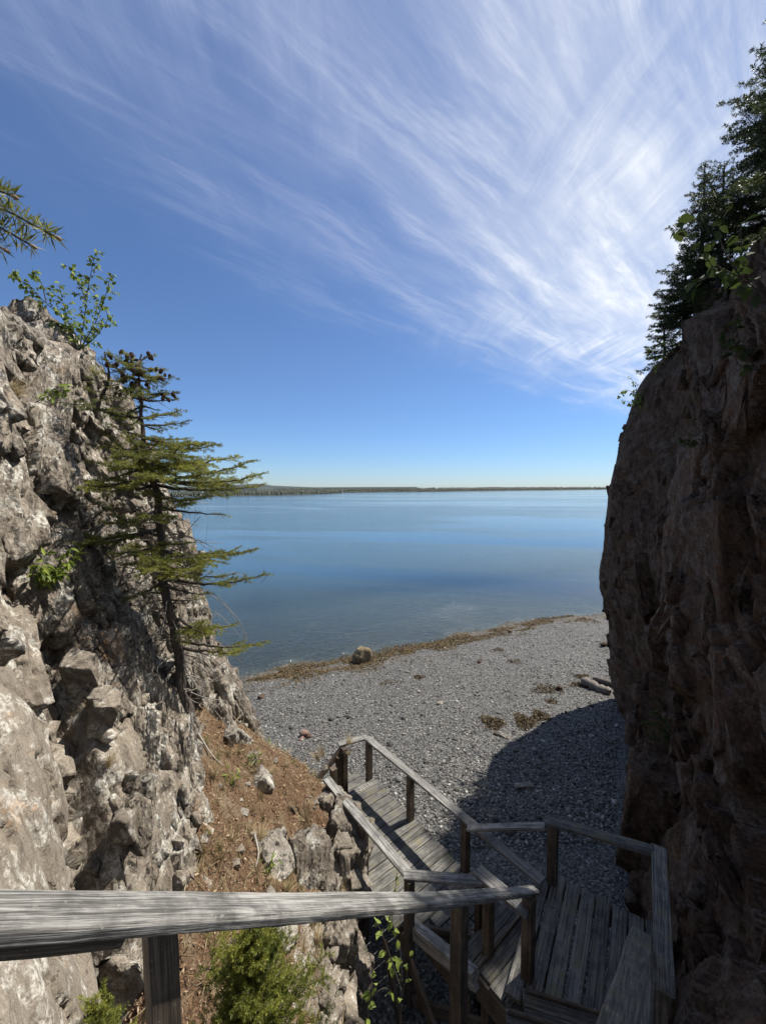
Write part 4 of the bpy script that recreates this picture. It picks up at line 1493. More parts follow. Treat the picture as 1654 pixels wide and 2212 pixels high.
# loose pebbles proud of the beach
rng = np.random.default_rng(78)
n = 42000
V1, F1 = ICO[1]
yy = 6.0 + 17 * rng.random(n) ** 1.3
xx = -0.42 * yy + (0.42 + 0.62) * yy * rng.random(n)
zz_ = beach_z(xx, yy)
ok = zz_ > Z_SEA - 0.05
xx, yy, zz_ = xx[ok], yy[ok], zz_[ok]
n = len(xx)
sz = rng.lognormal(math.log(0.0165), 0.42, n)
sc3 = sz[:, None] * np.stack([rng.uniform(.8, 1.5, n), rng.uniform(.7, 1.1, n), rng.uniform(.35, .6, n)], 1)
an = rng.uniform(0, 6.28, n)
Vb = V1[None] * sc3[:, None] * (1 + 0.14 * rng.normal(size=(n, len(V1), 1)))
ca_, sa2_ = np.cos(an)[:, None], np.sin(an)[:, None]
Vb = np.stack([Vb[..., 0] * ca_ - Vb[..., 1] * sa2_, Vb[..., 0] * sa2_ + Vb[..., 1] * ca_, Vb[..., 2]], 2)
Vb += np.stack([xx, yy, zz_ + sc3[:, 2] * 0.45], 1)[:, None]
Fb = (np.arange(n)[:, None, None] * len(V1) + F1[None]).reshape(-1, 3)
o = new_mesh('pebbles', Vb.reshape(-1, 3), Fb, M_PEB, True, colors=np.repeat(rng.random(n) ** 1.1, len(V1)))
tag(o, 'grey pebbles covering the whole beach', 'pebbles', kind='stuff')

# angular blocks wedged in the crevice of the left cliff
rng = np.random.default_rng(5)
k = 0
for t in np.linspace(0.02, 0.98, 40):
    a_l = 3.35 - 1.05 * t
    zc = -1.35 - 1.75 * t
    p = left_surf(a_l + 0.33 + rng.uniform(-.13, .16), zc + rng.uniform(-.1, .1))
    s_ = rng.uniform(0.12, 0.30)
    stone('rock_block', p + Vector((0.09, 0, 0.035)), (s_ * 0.8, s_ * rng.uniform(.6, 1), s_ * rng.uniform(1.1, 1.9)), (rng.uniform(-.5, .5), rng.uniform(-.7, .1), rng.uniform(0, 3)), 200 + k,
          M_ROCK, 'angular brown rock block wedged in the crevice of the left cliff', 'rock', 'rock blocks in the crevice', hull=True, crisp=True)
    k += 1


def soil_at(px, py):
    d = ray(px, py)
    Y = np.arange(1.6, 7.2, 0.02)
    zz = soil_z(d.x / d.y * Y, Y)
    hit = np.nonzero(d.z / d.y * Y <= zz)[0]
    if len(hit):
        return at(px, py, float(Y[hit[0]]))
    return at(px, py, 5.0)


# outcrops through the soil bank
for i, (px, py, w_, h_, lean, mat, lab) in enumerate([
        (742, 1800, 0.42, 0.55, .2, M_ROCK, 'jagged brown outcrop beside the left handrail of the walkway'),
        (752, 1870, 0.34, 0.55, .1, M_ROCK, 'shadowed jagged outcrop at the lower edge of the bank, beside the walkway post'),
        (715, 1745, 0.34, 0.34, .3, M_ROCK, 'broken grey outcrop at the top right end of the soil bank'),
        (672, 1880, 0.46, 0.50, .5, M_ROCK, 'smooth tan slab leaning out of the soil bank above the long handrail'),
        (580, 1850, 0.34, 0.36, .5, M_PALE, 'pale lichen covered outcrop in the middle of the soil bank'),
        (560, 1690, 0.30, 0.22, .5, M_PALE, 'whitish rock on the upper ridge of the soil bank'),
        (508, 1590, 0.24, 0.3, .5, M_PALE, 'whitish rock on the ridge right of the spruce trunk'),
        (545, 1640, 0.2, 0.2, .5, M_ROCK, 'small grey rock on the ridge between the two whitish rocks'),
        (610, 2030, 0.22, 0.28, .5, M_PALE, 'pale grey rock behind the young spruce under the handrail'),
        (725, 2030, 0.30, 0.4, .3, M_ROCK, 'brown rock edging the dark hollow under the stairs'),
        (765, 2130, 0.34, 0.5, .2, M_ROCK, 'lower brown rock edging the dark hollow, right of the young spruce')]):
    p = soil_at(px, py)
    stone('outcrop', p + Vector((-0.03, 0.03, -0.06)), (w_, w_ * 0.9, h_ * 1.25), (0.2 * math.sin(i * 2.2), lean, 0.7 * i), 300 + i, mat, lab, 'rock', hull=True)
for i in range(70):
    y_ = rng.uniform(3.0, 5.75)
    x_ = -0.40 + rng.uniform(-0.22, 0.10) - 0.3 * max(y_ - 5.4, 0)
    z_ = float(soil_z(min(x_, -0.46), y_)[0]) + rng.uniform(-0.25, 0.02) - 1.6 * max(x_ + 0.42, 0)
    w_ = rng.uniform(0.10, 0.24)
    stone('edge_block', (x_, y_, z_), (w_ * 0.7, w_ * 1.1, w_ * rng.uniform(1.3, 2.4)), (rng.uniform(-.35, .35), 0.35 + rng.uniform(-.3, .3), rng.uniform(-.6, .6)), 500 + i,
          M_ROCK, 'angular splintered rock along the outer edge of the soil bank beside the walkway', 'rock', 'splintered rocks along the bank edge', hull=True, crisp=i % 2 == 0)
for i in range(34):
    px, py = rng.uniform(470, 735), rng.uniform(1640, 1990)
    p = soil_at(px, py)
    s_ = rng.uniform(0.03, 0.09)
    stone('scree_stone', p, (s_ * 1.3, s_, s_ * 0.8), (rng.uniform(-.5, .5), rng.uniform(-.5, .5), rng.uniform(0, 3)), 400 + i, M_ROCK if i % 3 else M_PALE,
          'small loose stone lying on the reddish soil bank', 'stone', 'loose stones on the soil bank', hull=True, crisp=True)

# ------------------------------------------------------------------ plants


def interp_path(pts, n):
    pts = np.asarray(pts, float)
    d = np.r_[0, np.cumsum(np.linalg.norm(np.diff(pts, axis=0), axis=1))]
    t = np.linspace(0, d[-1], n)
    out = np.stack([np.interp(t, d, pts[:, k]) for k in range(3)], 1)
    for _ in range(2):
        out[1:-1] = 0.25 * out[:-2] + 0.5 * out[1:-1] + 0.25 * out[2:]
    return out, d[-1]


def spray(p0, p1, rng, sag=0.06, live=0.3, dens=1.0, lat=0.34, step=0.05, updir=(0, 0, 1), sub=True):
    """one spruce bough: axis path, side twigs P0,P1 and finer twigs"""
    p0, p1 = np.array(p0, float), np.array(p1, float)
    v = p1 - p0
    L = np.linalg.norm(v)
    n = max(6, int(L / 0.06))
    t = np.linspace(0, 1, n)[:, None]
    up = np.array(updir, float)
    side = np.cross(v, up)
    side /= np.linalg.norm(side) + 1e-9
    axis = p0 + v * t - up * sag * L * 4 * t * (1 - t) + side * 0.04 * L * np.sin(t * 5 + rng.uniform(0, 6)) + rng.normal(0, 0.006, (n, 3))
    P0, P1, bare0, bare1 = [], [], [], []
    s = 0.12 * L
    sgn = 1
    while s < L:
        u = s / L
        i = min(int(u * (n - 1)), n - 2)
        f = u * (n - 1) - i
        b = axis[i] * (1 - f) + axis[i + 1] * f
        ax = axis[i + 1] - axis[i]
        ax /= np.linalg.norm(ax)
        ln = (lat * (L - s) + 0.07) * rng.uniform(0.55, 1.15)
        an = rng.uniform(0.6, 1.05)
        d = ax * math.cos(an) + side * sgn * math.sin(an) + up * rng.uniform(-0.3, 0.38)
        e = b + d * ln - up * 0.12 * ln
        lively = u > live - rng.uniform(0, 0.15)
        if lively and rng.random() < dens:
            P0.append(b)
            P1.append(e)
            k = 0.05
            sg = 1
            while sub and k < ln - 0.02:
                bb = b + (e - b) * (k / ln)
                l2 = min(0.13, 0.45 * (ln - k) + 0.035) * rng.uniform(0.6, 1.2)
                dd = d * 0.65 + np.cross(d, up) * sg * 0.75 + up * rng.uniform(-0.2, 0.2)
                P0.append(bb)
                P1.append(bb + dd * l2)
                k += rng.uniform(0.03, 0.055)
                sg = -sg
        else:
            bare0.append(b)
            bare1.append(b + (e - b) * rng.uniform(0.4, 1.0))
            if rng.random() < 0.6:
                bb = b + (e - b) * 0.4
                bare0.append(bb)
                bare1.append(bb + rng.normal(0, 0.06, 3))
        s += step * rng.uniform(0.6, 1.3)
        sgn = -sgn
    k0 = int((0.75 if sub else 0.2) * n)
    for i in range(k0, n - 1):
        P0.append(axis[i])
        P1.append(axis[i + 1])
    return axis, np.array(P0).reshape(-1, 3), np.array(P1).reshape(-1, 3), np.array(bare0).reshape(-1, 3), np.array(bare1).reshape(-1, 3)


def gen_spruce(name, base, H, crown, label, cat, group, seed, mat, per=300, nl=0.022, nw=0.0035, n_br=60, z0=0.12, step=0.07, dens=0.95, r0=None, lean=(0, 0), shape=1.0, up_ang=0.1, live=0.2, sub=True):
    rng = np.random.default_rng(seed)
    t_ = thing(name, base, label, cat, group)
    base = np.array(base, float)
    tr, fo, de = Acc(), Acc(), Acc()
    n = 16
    t = np.linspace(0, 1, n)[:, None]
    path = base + np.array([lean[0], lean[1], H]) * t + np.c_[0.03 * np.sin(t * 7 + seed), 0.03 * np.cos(t * 5 + seed), t * 0]
    r0 = r0 or 0.018 * H + 0.01
    tr.tube(path, r0 * (1 - t[:, 0]) ** 0.8 + 0.004, 8, 0.35)
    for i in range(n_br):
        u = z0 + (0.985 - z0) * (i + rng.random()) / n_br
        p = base + np.array([lean[0], lean[1], H]) * u
        az = i * 2.399 + rng.uniform(-0.5, 0.5)
        ln = crown * ((1 - u) ** 0.75 * shape + 0.06) * rng.uniform(0.5, 1.2)
        an = up_ang + 0.5 * u * u + rng.uniform(-0.22, 0.15)
        d = np.array([math.cos(az) * math.cos(an), math.sin(az) * math.cos(an), math.sin(an)])
        axis, P0, P1, b0, b1 = spray(p, p + d * ln, rng, 0.07 if sub else -0.05, live, dens, 0.36 if sub else 0.30, step, sub=sub)
        tr.tube(axis, np.linspace(max(0.004, 0.012 * ln), 0.002, len(axis)), 4, 0.25)
        c = np.clip(rng.normal(0.45, 0.2), 0, 1)
        if len(P0):
            fo.needles(P0, P1, per, nl, nw, rng, c0=np.clip(c + rng.normal(0, 0.12, len(P0)), 0, 1))
        de.segs(b0, b1, 0.002, rng.random())
    fo.needles(path[-4:-1], path[-3:], per, nl, nw, rng)
    tr.build('trunk', M_BARK, t_)
    fo.build('foliage', mat, t_)
    if de.n:
        de.build('dead_twigs', M_DEAD, t_)
    return t_


# the wind-bent spruce on the left cliff
MS = thing('spruce_tree', at(405, 1545, 4.6), 'wind-bent spruce with cones at its top, growing from the foot of the left cliff', 'tree')
rng = np.random.default_rng(31)
trk = [(408, 1560, 4.6), (398, 1500, 4.6), (384, 1430, 4.62), (366, 1330, 4.65), (351, 1250, 4.68), (344, 1150, 4.7), (339, 1070, 4.7), (322, 1015, 4.72), (305, 960, 4.75), (299, 900, 4.78), (299, 840, 4.8), (306, 765, 4.8)]
tp = [np.array(at(*q)) for q in trk]
path, _ = interp_path(tp, 60)
path[1:-1] += np.stack([fbm(np.stack([np.arange(58) * .22, np.full(58, 3.0 * k), np.zeros(58)], 1), 2, 5 + k) for k in range(3)], 1) * np.array([0.035, 0.035, 0.0])
tr, fo, de = Acc(), Acc(), Acc()
tr.tube(path, np.interp(np.linspace(0, 1, 60), [0, .1, .35, .6, .8, 1], [0.088, .064, 0.052, 0.042, 0.023, 0.008]), 10, 0.35)


def trunk_at(py):
    d = [abs((1106 - FD * (CAMROT.transposed() @ Vector(q)).y / (CAMROT.transposed() @ Vector(q)).z * -1) - py) for q in path]
    return path[int(np.argmin(d))]


# (height on the trunk, tip px, tip py, tip depth, live from, density)
BO = [(1040, 588, 1020, 4.6, .25, 1), (1030, 550, 1000, 5.0, .2, 1), (1000, 520, 985, 4.4, .25, 1), (975, 480, 962, 4.9, .2, 1), (950, 455, 950, 4.5, .2, 1), (920, 410, 905, 4.9, .2, 1),
      (1000, 440, 1015, 4.0, .2, 1), (1030, 500, 1040, 5.3, .3, .9), (900, 395, 885, 4.6, .3, .9), (960, 420, 985, 4.2, .15, 1), (985, 400, 960, 3.9, .2, 1), (1045, 560, 1050, 4.9, .4, .8),
      (1090, 492, 1112, 4.6, .9, .4), (1080, 462, 1082, 4.8, .35, .9), (1105, 420, 1085, 5.1, .4, .7),
      (1195, 558, 1188, 4.6, .3, 1), (1200, 500, 1190, 4.9, .25, 1), (1180, 470, 1205, 4.3, .3, 1), (1220, 440, 1215, 4.1, .2, 1),
      (1250, 579, 1243, 4.6, .5, .75), (1240, 500, 1240, 4.9, .3, .9), (1265, 470, 1275, 4.4, .5, .6),
      (1350, 500, 1352, 4.5, .25, 1), (1340, 470, 1375, 4.2, .3, 1), (1370, 455, 1345, 4.6, .2, 1), (1392, 574, 1394, 4.5, .5, 1), (1395, 545, 1405, 4.3, .6, .9),
      (1035, 60, 1045, 4.2, .3, 1), (1050, 180, 1060, 4.0, .25, 1), (1040, 130, 1035, 4.6, .4, .9), (1000, 215, 945, 4.5, .25, .9), (970, 190, 965, 4.4, .3, .9), (940, 220, 910, 4.7, .3, .8),
      (1010, 240, 1000, 3.9, .2, 1), (985, 250, 975, 4.0, .15, 1),
      (1140, 72, 1148, 4.1, .35, 1), (1150, 150, 1165, 3.9, .25, 1), (1120, 220, 1130, 4.2, .25, .9), (1175, 235, 1190, 4.0, .2, 1), (1200, 290, 1210, 3.7, .2, 1), (1160, 210, 1105, 4.6, .4, .7),
      (1185, 330, 1225, 3.7, .2, 1), (1100, 320, 1120, 3.8, .2, .9), (1010, 350, 1030, 3.7, .2, 1), (1230, 390, 1235, 3.9, .3, .8), (980, 330, 1010, 5.6, .2, 1),
      (1290, 440, 1300, 4.9, .8, .3), (1300, 330, 1340, 4.2, .9, .2), (1280, 250, 1275, 4.3, .9, .2),
      (800, 235, 772, 4.7, .2, 1), (790, 346, 790, 4.8, .2, 1), (845, 376, 848, 4.8, .45, 1), (835, 250, 845, 4.7, .2, 1), (810, 265, 815, 4.5, .15, 1), (805, 340, 815, 4.6, .2, 1), (780, 280, 770, 4.9, .2, 1),
      (820, 300, 850, 4.3, .15, 1), (870, 350, 885, 4.9, .5, .6), (880, 255, 895, 4.8, .4, .7), (775, 325, 765, 4.9, .2, 1), (775, 290, 790, 4.5, .1, 1), (860, 385, 862, 4.9, .6, .5)]
tips = []
BO2 = []
for i in range(44):
    hy = rng.choice([rng.uniform(900, 1060), rng.uniform(900, 1060), rng.uniform(1130, 1270), rng.uniform(770, 900)])
    b = trunk_at(hy)
    az = rng.uniform(0, 6.28)
    L = rng.uniform(0.25, 0.75) * (0.5 if hy < 900 else 1.0)
    BO2.append((hy, b + L * np.array([math.cos(az), math.sin(az) * 0.8, rng.uniform(-0.45, 0.35)])))
for row in BO + BO2:
    if len(row) == 6:
        hy, px, py, Y, lv, dn = row
        tip = np.array(at(px, py, Y))
    else:
        hy, tip = row
        lv, dn = 0.15, 0.9
    b = trunk_at(hy)
    tip = tip + rng.normal(0, 0.03, 3)
    L = np.linalg.norm(tip - b)
    axis, P0, P1, b0, b1 = spray(b, tip, rng, 0.05, lv + 0.08, dn * 0.85, 0.33, 0.033)
    tr.tube(axis, np.linspace(0.010 + 0.011 * L, 0.0025, len(axis)), 5, 0.3)
    c = np.clip(rng.normal(0.5, 0.16) + (0.25 if hy > 1330 else 0) - (0.15 if hy < 900 else 0), 0, 1)
    if len(P0):
        fo.needles(P0, P1, 480, 0.024, 0.0052, rng, c0=np.clip(c + rng.normal(0, 0.15, len(P0)), 0, 1))
    de.segs(b0, b1, 0.0028, rng.random())
    if hy < 850:
        tips.append(axis[int(len(axis) * 0.55):])
fo.needles(path[-6:-1], path[-5:], 420, 0.02, 0.0036, rng, c0=0.5)
# bare dead twigs round the lower trunk
for i in range(80):
    hy = rng.uniform(1090, 1510)
    b = trunk_at(hy)
    d = rng.normal(size=3) * np.array([1, .8, .55])
    d /= np.linalg.norm(d)
    L = rng.uniform(0.2, 0.95)
    m = b + d * L * 0.5 + rng.normal(0, 0.05, 3)
    e = b + d * L + np.array([0, 0, -0.25 * L]) + rng.normal(0, 0.08, 3)
    ax, _ = interp_path([b, m, e], 8)
    de.tube(ax, np.linspace(0.008, 0.003, 8), 4, rng.uniform(0.3, 1))
    for k in (3, 4, 5, 6):
        de.segs([ax[k]], [ax[k] + rng.normal(0, 0.09, 3) + d * 0.05], 0.002, rng.uniform(0.2, 1))
for (pts_) in ([(430, 1270, 4.7), (480, 1300, 4.7), (520, 1340, 4.7), (534, 1385, 4.7)], [(420, 1265, 4.6), (470, 1285, 4.6), (500, 1320, 4.6), (512, 1350, 4.6)], [(420, 1300, 4.8), (480, 1330, 4.8), (520, 1375, 4.8)]):
    ax, _ = interp_path([trunk_at(1250)] + [np.array(at(*q)) for q in pts_], 16)
    de.tube(ax, np.linspace(0.007, 0.002, 16), 4, 0.8)
    for k in range(3, 15):
        de.segs([ax[k]], [ax[k] + np.array([0.02, rng.normal(0, .05), -rng.uniform(.02, .1)])], 0.0018, 0.7)
tr.build('trunk', M_BARK, MS)
fo.build('foliage', M_NEEDLE, MS)
de.build('dead_twigs', M_DEAD, MS)
# cones: one shape, copied
ca_ = Acc()
zz = np.linspace(0, 1, 9)
ca_.tube(np.c_[zz * 0, zz * 0, -zz * 0.062], [0.004, 0.011, 0.0145, 0.0155, 0.015, 0.0135, 0.011, 0.007, 0.002], 8, 0.5)
Vc, Fc = ICO[1]
for r_ in range(6):
    for q_ in range(6):
        a_ = q_ * 1.047 + r_ * 0.52
        zc_ = -0.008 - r_ * 0.0085
        rr_ = [0.012, .0155, .0165, .016, .0135, .010][r_]
        ca_.add(Vc * np.array([0.005, 0.005, 0.0045]) + np.array([math.cos(a_) * rr_, math.sin(a_) * rr_, zc_]), Fc, rng.random())
cone0 = ca_.build('cone', M_CONE)
allp = np.concatenate(tips)
for i in range(66):
    p = allp[rng.integers(len(allp))] + rng.normal(0, 0.03, 3)
    c = cone0 if i == 0 else cone0.copy()
    if i:
        COL.objects.link(c)
    c.parent = MS
    c.location = Vector(p) - MS.location
    c.rotation_euler = (rng.uniform(-.7, .7), rng.uniform(-.7, .7), rng.uniform(0, 6))
    s_ = rng.uniform(0.9, 1.35)
    c.scale = (s_, s_, s_)
# leftward spruce spray and low shrubby firs on the ledge behind
gen_spruce('spruce_sapling', at(215, 905, 4.75), 0.75, 0.55, 'dark stunted spruce on the ledge left of the cone-bearing tree top', 'tree', None, 41, M_NEEDLE, n_br=26, per=330, step=0.045, lean=(0.2, -0.1))
gen_spruce('spruce_sapling', soil_at(585, 2300) + Vector((0, -0.3, 0)), 1.36, 0.66, 'bright green young spruce growing under the long handrail', 'tree', None, 42, M_NEEDLE_BR, n_br=120, per=1000, nl=0.021, nw=0.0036, step=0.042, z0=0.25, up_ang=0.62, live=0.0, sub=False)
gen_spruce('spruce_sapling', soil_at(290, 2380) + Vector((0, -0.25, 0)), 0.95, 0.4, 'small young spruce at the bottom edge, left of the near handrail post', 'tree', None, 43, M_NEEDLE_BR, n_br=50, per=1000, nl=0.021, nw=0.0034, step=0.042, z0=0.3, up_ang=0.62, live=0.0, sub=False)


def right_top(px, py, Y):
    return at(px, py, Y)


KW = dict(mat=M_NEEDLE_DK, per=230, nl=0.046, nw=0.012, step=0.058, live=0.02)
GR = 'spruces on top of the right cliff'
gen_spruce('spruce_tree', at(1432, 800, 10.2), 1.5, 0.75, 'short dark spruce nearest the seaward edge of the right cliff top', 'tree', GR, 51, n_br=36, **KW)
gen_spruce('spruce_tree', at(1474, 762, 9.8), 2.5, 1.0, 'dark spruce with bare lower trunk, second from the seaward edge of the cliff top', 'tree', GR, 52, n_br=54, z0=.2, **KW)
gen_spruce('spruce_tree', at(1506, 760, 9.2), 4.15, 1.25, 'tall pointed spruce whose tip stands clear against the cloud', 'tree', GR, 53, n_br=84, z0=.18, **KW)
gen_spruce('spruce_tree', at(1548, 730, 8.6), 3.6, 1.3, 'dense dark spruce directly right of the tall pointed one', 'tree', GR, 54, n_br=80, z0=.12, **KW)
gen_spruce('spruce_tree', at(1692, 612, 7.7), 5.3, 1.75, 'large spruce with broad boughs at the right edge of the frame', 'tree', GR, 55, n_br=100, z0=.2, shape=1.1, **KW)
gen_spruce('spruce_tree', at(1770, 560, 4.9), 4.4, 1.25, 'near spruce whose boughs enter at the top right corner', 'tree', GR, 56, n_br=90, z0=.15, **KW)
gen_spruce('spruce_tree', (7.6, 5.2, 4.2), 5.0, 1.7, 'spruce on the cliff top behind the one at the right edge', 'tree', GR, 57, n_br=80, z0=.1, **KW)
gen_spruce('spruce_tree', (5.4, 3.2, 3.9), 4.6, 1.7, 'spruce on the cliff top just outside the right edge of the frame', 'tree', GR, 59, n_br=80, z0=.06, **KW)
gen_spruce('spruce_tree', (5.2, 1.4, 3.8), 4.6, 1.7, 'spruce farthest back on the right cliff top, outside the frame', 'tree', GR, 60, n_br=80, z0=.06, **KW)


# ---- leafy plants
def leafy_plant(name, stems, label, cat, seed, mat, leaf=0.05, step=0.05, twig=0.16, bare=0.15, group=None, width=0.62, droop=0.5, r=0.006, barkt=0.3, per_twig=4):
    """stems: lists of world points; leaves hang from short side twigs"""
    rng = np.random.default_rng(seed)
    t_ = thing(name, Vector(stems[0][0]), label, cat, group)
    st, lf = Acc(), Acc()
    P, D, N, S = [], [], [], []
    for pts in stems:
        ax, L = interp_path([np.array(q) for q in pts], max(6, int(np.linalg.norm(np.array(pts[-1]) - np.array(pts[0])) / 0.05) + 4))
        n = len(ax)
        st.tube(ax, np.linspace(r, r * 0.3, n), 5, barkt)
        s = bare * L
        while s < L:
            u = s / L * (n - 1)
            i = min(int(u), n - 2)
            b = ax[i] + (ax[i + 1] - ax[i]) * (u - i)
            d = ax[min(i + 1, n - 1)] - ax[i]
            d /= np.linalg.norm(d) + 1e-9
            e = rng.normal(size=3)
            e -= d * e.dot(d) * 0.5
            e /= np.linalg.norm(e)
            tl = twig * rng.uniform(0.3, 1.1) * (1 - 0.5 * s / L)
            tipp = b + (e * 0.85 + d * 0.5) * tl
            st.segs([b], [tipp], r * 0.25, barkt)
            for k in range(per_twig):
                f = (k + 1) / per_twig
                P.append(b + (tipp - b) * f)
                dd = e * 0.6 + rng.normal(0, 0.55, 3) + np.array([0, 0, -droop])
                D.append(dd)
                N.append(np.array([0, 0, 1.0]) + rng.normal(0, 0.45, 3))
                S.append(leaf * rng.uniform(0.55, 1.2))
            s += step * rng.uniform(0.6, 1.4)
    lf.leaves(P, D, N, np.array(S), rng, width)
    st.build('stem', M_BARK, t_)
    lf.build('leaves', mat, t_)
    return t_


def pts3(*q):
    return [at(*k) for k in q]


Yb = 5.6
leafy_plant('birch_sapling', [
    pts3((172, 755, Yb), (182, 690, Yb), (190, 620, Yb), (206, 545, Yb)),
    pts3((172, 755, Yb), (205, 700, 5.5), (228, 640, 5.5), (240, 590, 5.5)),
    pts3((186, 650, Yb), (170, 610, Yb), (145, 575, Yb)),
    pts3((150, 752, 5.7), (150, 700, 5.7), (135, 650, 5.7), (128, 615, 5.7)),
    pts3((150, 752, 5.7), (140, 690, 5.6), (95, 650, 5.5), (50, 610, 5.4), (20, 588, 5.4)),
    pts3((100, 652, 5.5), (90, 610, 5.5), (70, 580, 5.5)),
    pts3((160, 755, 5.5), (165, 720, 5.5), (140, 700, 5.5), (100, 690, 5.4)),
    pts3((172, 755, Yb), (200, 735, 5.7), (235, 690, 5.7), (225, 660, 5.7))],
    'slender birch sapling with fresh leaves on top of the left cliff', 'tree', 61, M_BIRCH, leaf=0.062, step=0.036, twig=0.19, bare=0.1, r=0.008, per_twig=5)
leafy_plant('birch_seedling', [
    pts3((860, 2260, 2.9), (868, 2150, 2.9), (866, 2060, 2.95), (845, 1990, 2.95), (858, 1885, 2.98)),
    pts3((866, 2140, 2.9), (840, 2060, 2.85), (822, 2010, 2.8), (803, 1975, 2.8)),
    pts3((868, 2150, 2.9), (885, 2080, 2.95), (893, 2050, 2.95)),
    pts3((790, 2240, 2.85), (800, 2140, 2.85), (806, 2095, 2.85)),
    pts3((800, 2160, 2.85), (830, 2130, 2.85), (845, 2140, 2.85))],
    'thin seedling with pale green leaves in the dark hollow below the handrail', 'tree', 62, M_LEAFBR, leaf=0.062, step=0.11, twig=0.07, bare=0.3, droop=0.9, r=0.006, per_twig=3)
Yn = 2.5
leafy_plant('alder_branch', [
    pts3((1660, 640, 2.7), (1600, 600, 2.6), (1540, 570, Yn), (1500, 540, Yn), (1470, 500, Yn), (1452, 485, Yn)),
    pts3((1600, 600, 2.6), (1560, 540, Yn), (1545, 490, Yn), (1590, 430, Yn)),
    pts3((1640, 640, 2.7), (1600, 560, 2.6), (1600, 480, 2.6)),
    pts3((1540, 570, Yn), (1530, 600, Yn), (1500, 610, Yn))],
    'leafy branch with large leaves coloured as if in shade reaching in from the right edge', 'branch', 63, M_SHADY, leaf=0.082, step=0.075, twig=0.07, bare=0.1, droop=0.2, r=0.005, width=0.75, per_twig=2)
leafy_plant('shrub', [
    pts3((1640, 800, 4.0), (1600, 760, 4.0), (1570, 720, 4.0), (1545, 735, 4.0)),
    pts3((1640, 800, 4.0), (1590, 790, 4.0), (1580, 700, 4.0), (1600, 690, 4.0))],
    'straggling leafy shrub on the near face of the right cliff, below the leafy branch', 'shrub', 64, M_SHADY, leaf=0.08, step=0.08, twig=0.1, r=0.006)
leafy_plant('shrub', [
    pts3((1392, 885, 10.3), (1375, 850, 10.3), (1350, 840, 10.3), (1336, 850, 10.3)),
    pts3((1392, 885, 10.3), (1370, 870, 10.3), (1345, 865, 10.3)),
    pts3((1388, 870, 10.3), (1372, 835, 10.3), (1362, 815, 10.3))],
    'small sunlit shrub clinging to the outer edge of the right cliff', 'shrub', 65, M_LEAFBR, leaf=0.09, step=0.07, twig=0.2, r=0.01)
gen_spruce('spruce_sapling', at(1384, 895, 10.3), 0.55, 0.35, 'tiny dark spruce beside the sunlit shrub on the right cliff edge', 'tree', None, 58, M_NEEDLE_DK, n_br=18, per=170, nl=.04, nw=.009)
leafy_plant('shrub', [
    pts3((1440, 800, 10.0), (1415, 775, 10.0), (1392, 755, 10.0)),
    pts3((1440, 800, 10.0), (1425, 790, 10.0), (1405, 800, 10.0)),
    pts3((1450, 790, 10.0), (1440, 760, 10.0), (1420, 735, 10.0))],
    'leafy twigs hanging over the cliff top under the short dark spruce', 'shrub', 66, M_BIRCH, leaf=0.1, step=0.08, twig=0.2, r=0.01)
leafy_plant('fern', [
    pts3((1450, 1590, 5.3), (1420, 1570, 5.2), (1390, 1560, 5.1)),
    pts3((1450, 1590, 5.3), (1430, 1550, 5.2), (1405, 1535, 5.2)),
    pts3((1455, 1590, 5.3), (1470, 1560, 5.2), (1480, 1540, 5.2)),
    pts3((1450, 1590, 5.3), (1430, 1600, 5.2), (1400, 1590, 5.1))],
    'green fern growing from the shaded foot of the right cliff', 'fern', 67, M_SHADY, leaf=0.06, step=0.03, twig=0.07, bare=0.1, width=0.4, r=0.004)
leafy_plant('shrub', [
    pts3((600, 1690, 5.9), (592, 1650, 6.0), (580, 1615, 6.0), (575, 1600, 6.0)),
    pts3((600, 1690, 5.9), (608, 1655, 6.0), (606, 1625, 6.0)),
    pts3((610, 1695, 5.9), (625, 1670, 5.9), (628, 1655, 5.9)),
    pts3((580, 1670, 6.0), (568, 1630, 6.0), (545, 1595, 6.1)),
    pts3((615, 1700, 5.8), (600, 1660, 5.8), (590, 1640, 5.8))],
    'bright green leafy shrub on the far ridge of the soil bank', 'shrub', 68, M_LEAFBR, leaf=0.06, step=0.03, twig=0.12, bare=0.05, width=0.4, r=0.005)
leafy_plant('shrub', [
    pts3((75, 870, 3.5), (95, 860, 3.5), (125, 845, 3.5), (150, 835, 3.5)),
    pts3((110, 850, 3.5), (120, 835, 3.5), (145, 850, 3.5))],
    'yellow-green leaf sprig on the upper part of the left cliff', 'shrub', 69, M_LEAFBR, leaf=0.05, step=0.04, twig=0.06, bare=0.1, r=0.004)
leafy_plant('shrub', [
    pts3((1520, 960, 5.6), (1490, 950, 5.5), (1462, 945, 5.4)), pts3((1510, 960, 5.6), (1480, 960, 5.5))],
    'faint leafy sprig halfway up the dark right cliff', 'shrub', 70, M_SHADY, leaf=0.07, step=0.06, twig=0.08, r=0.004)

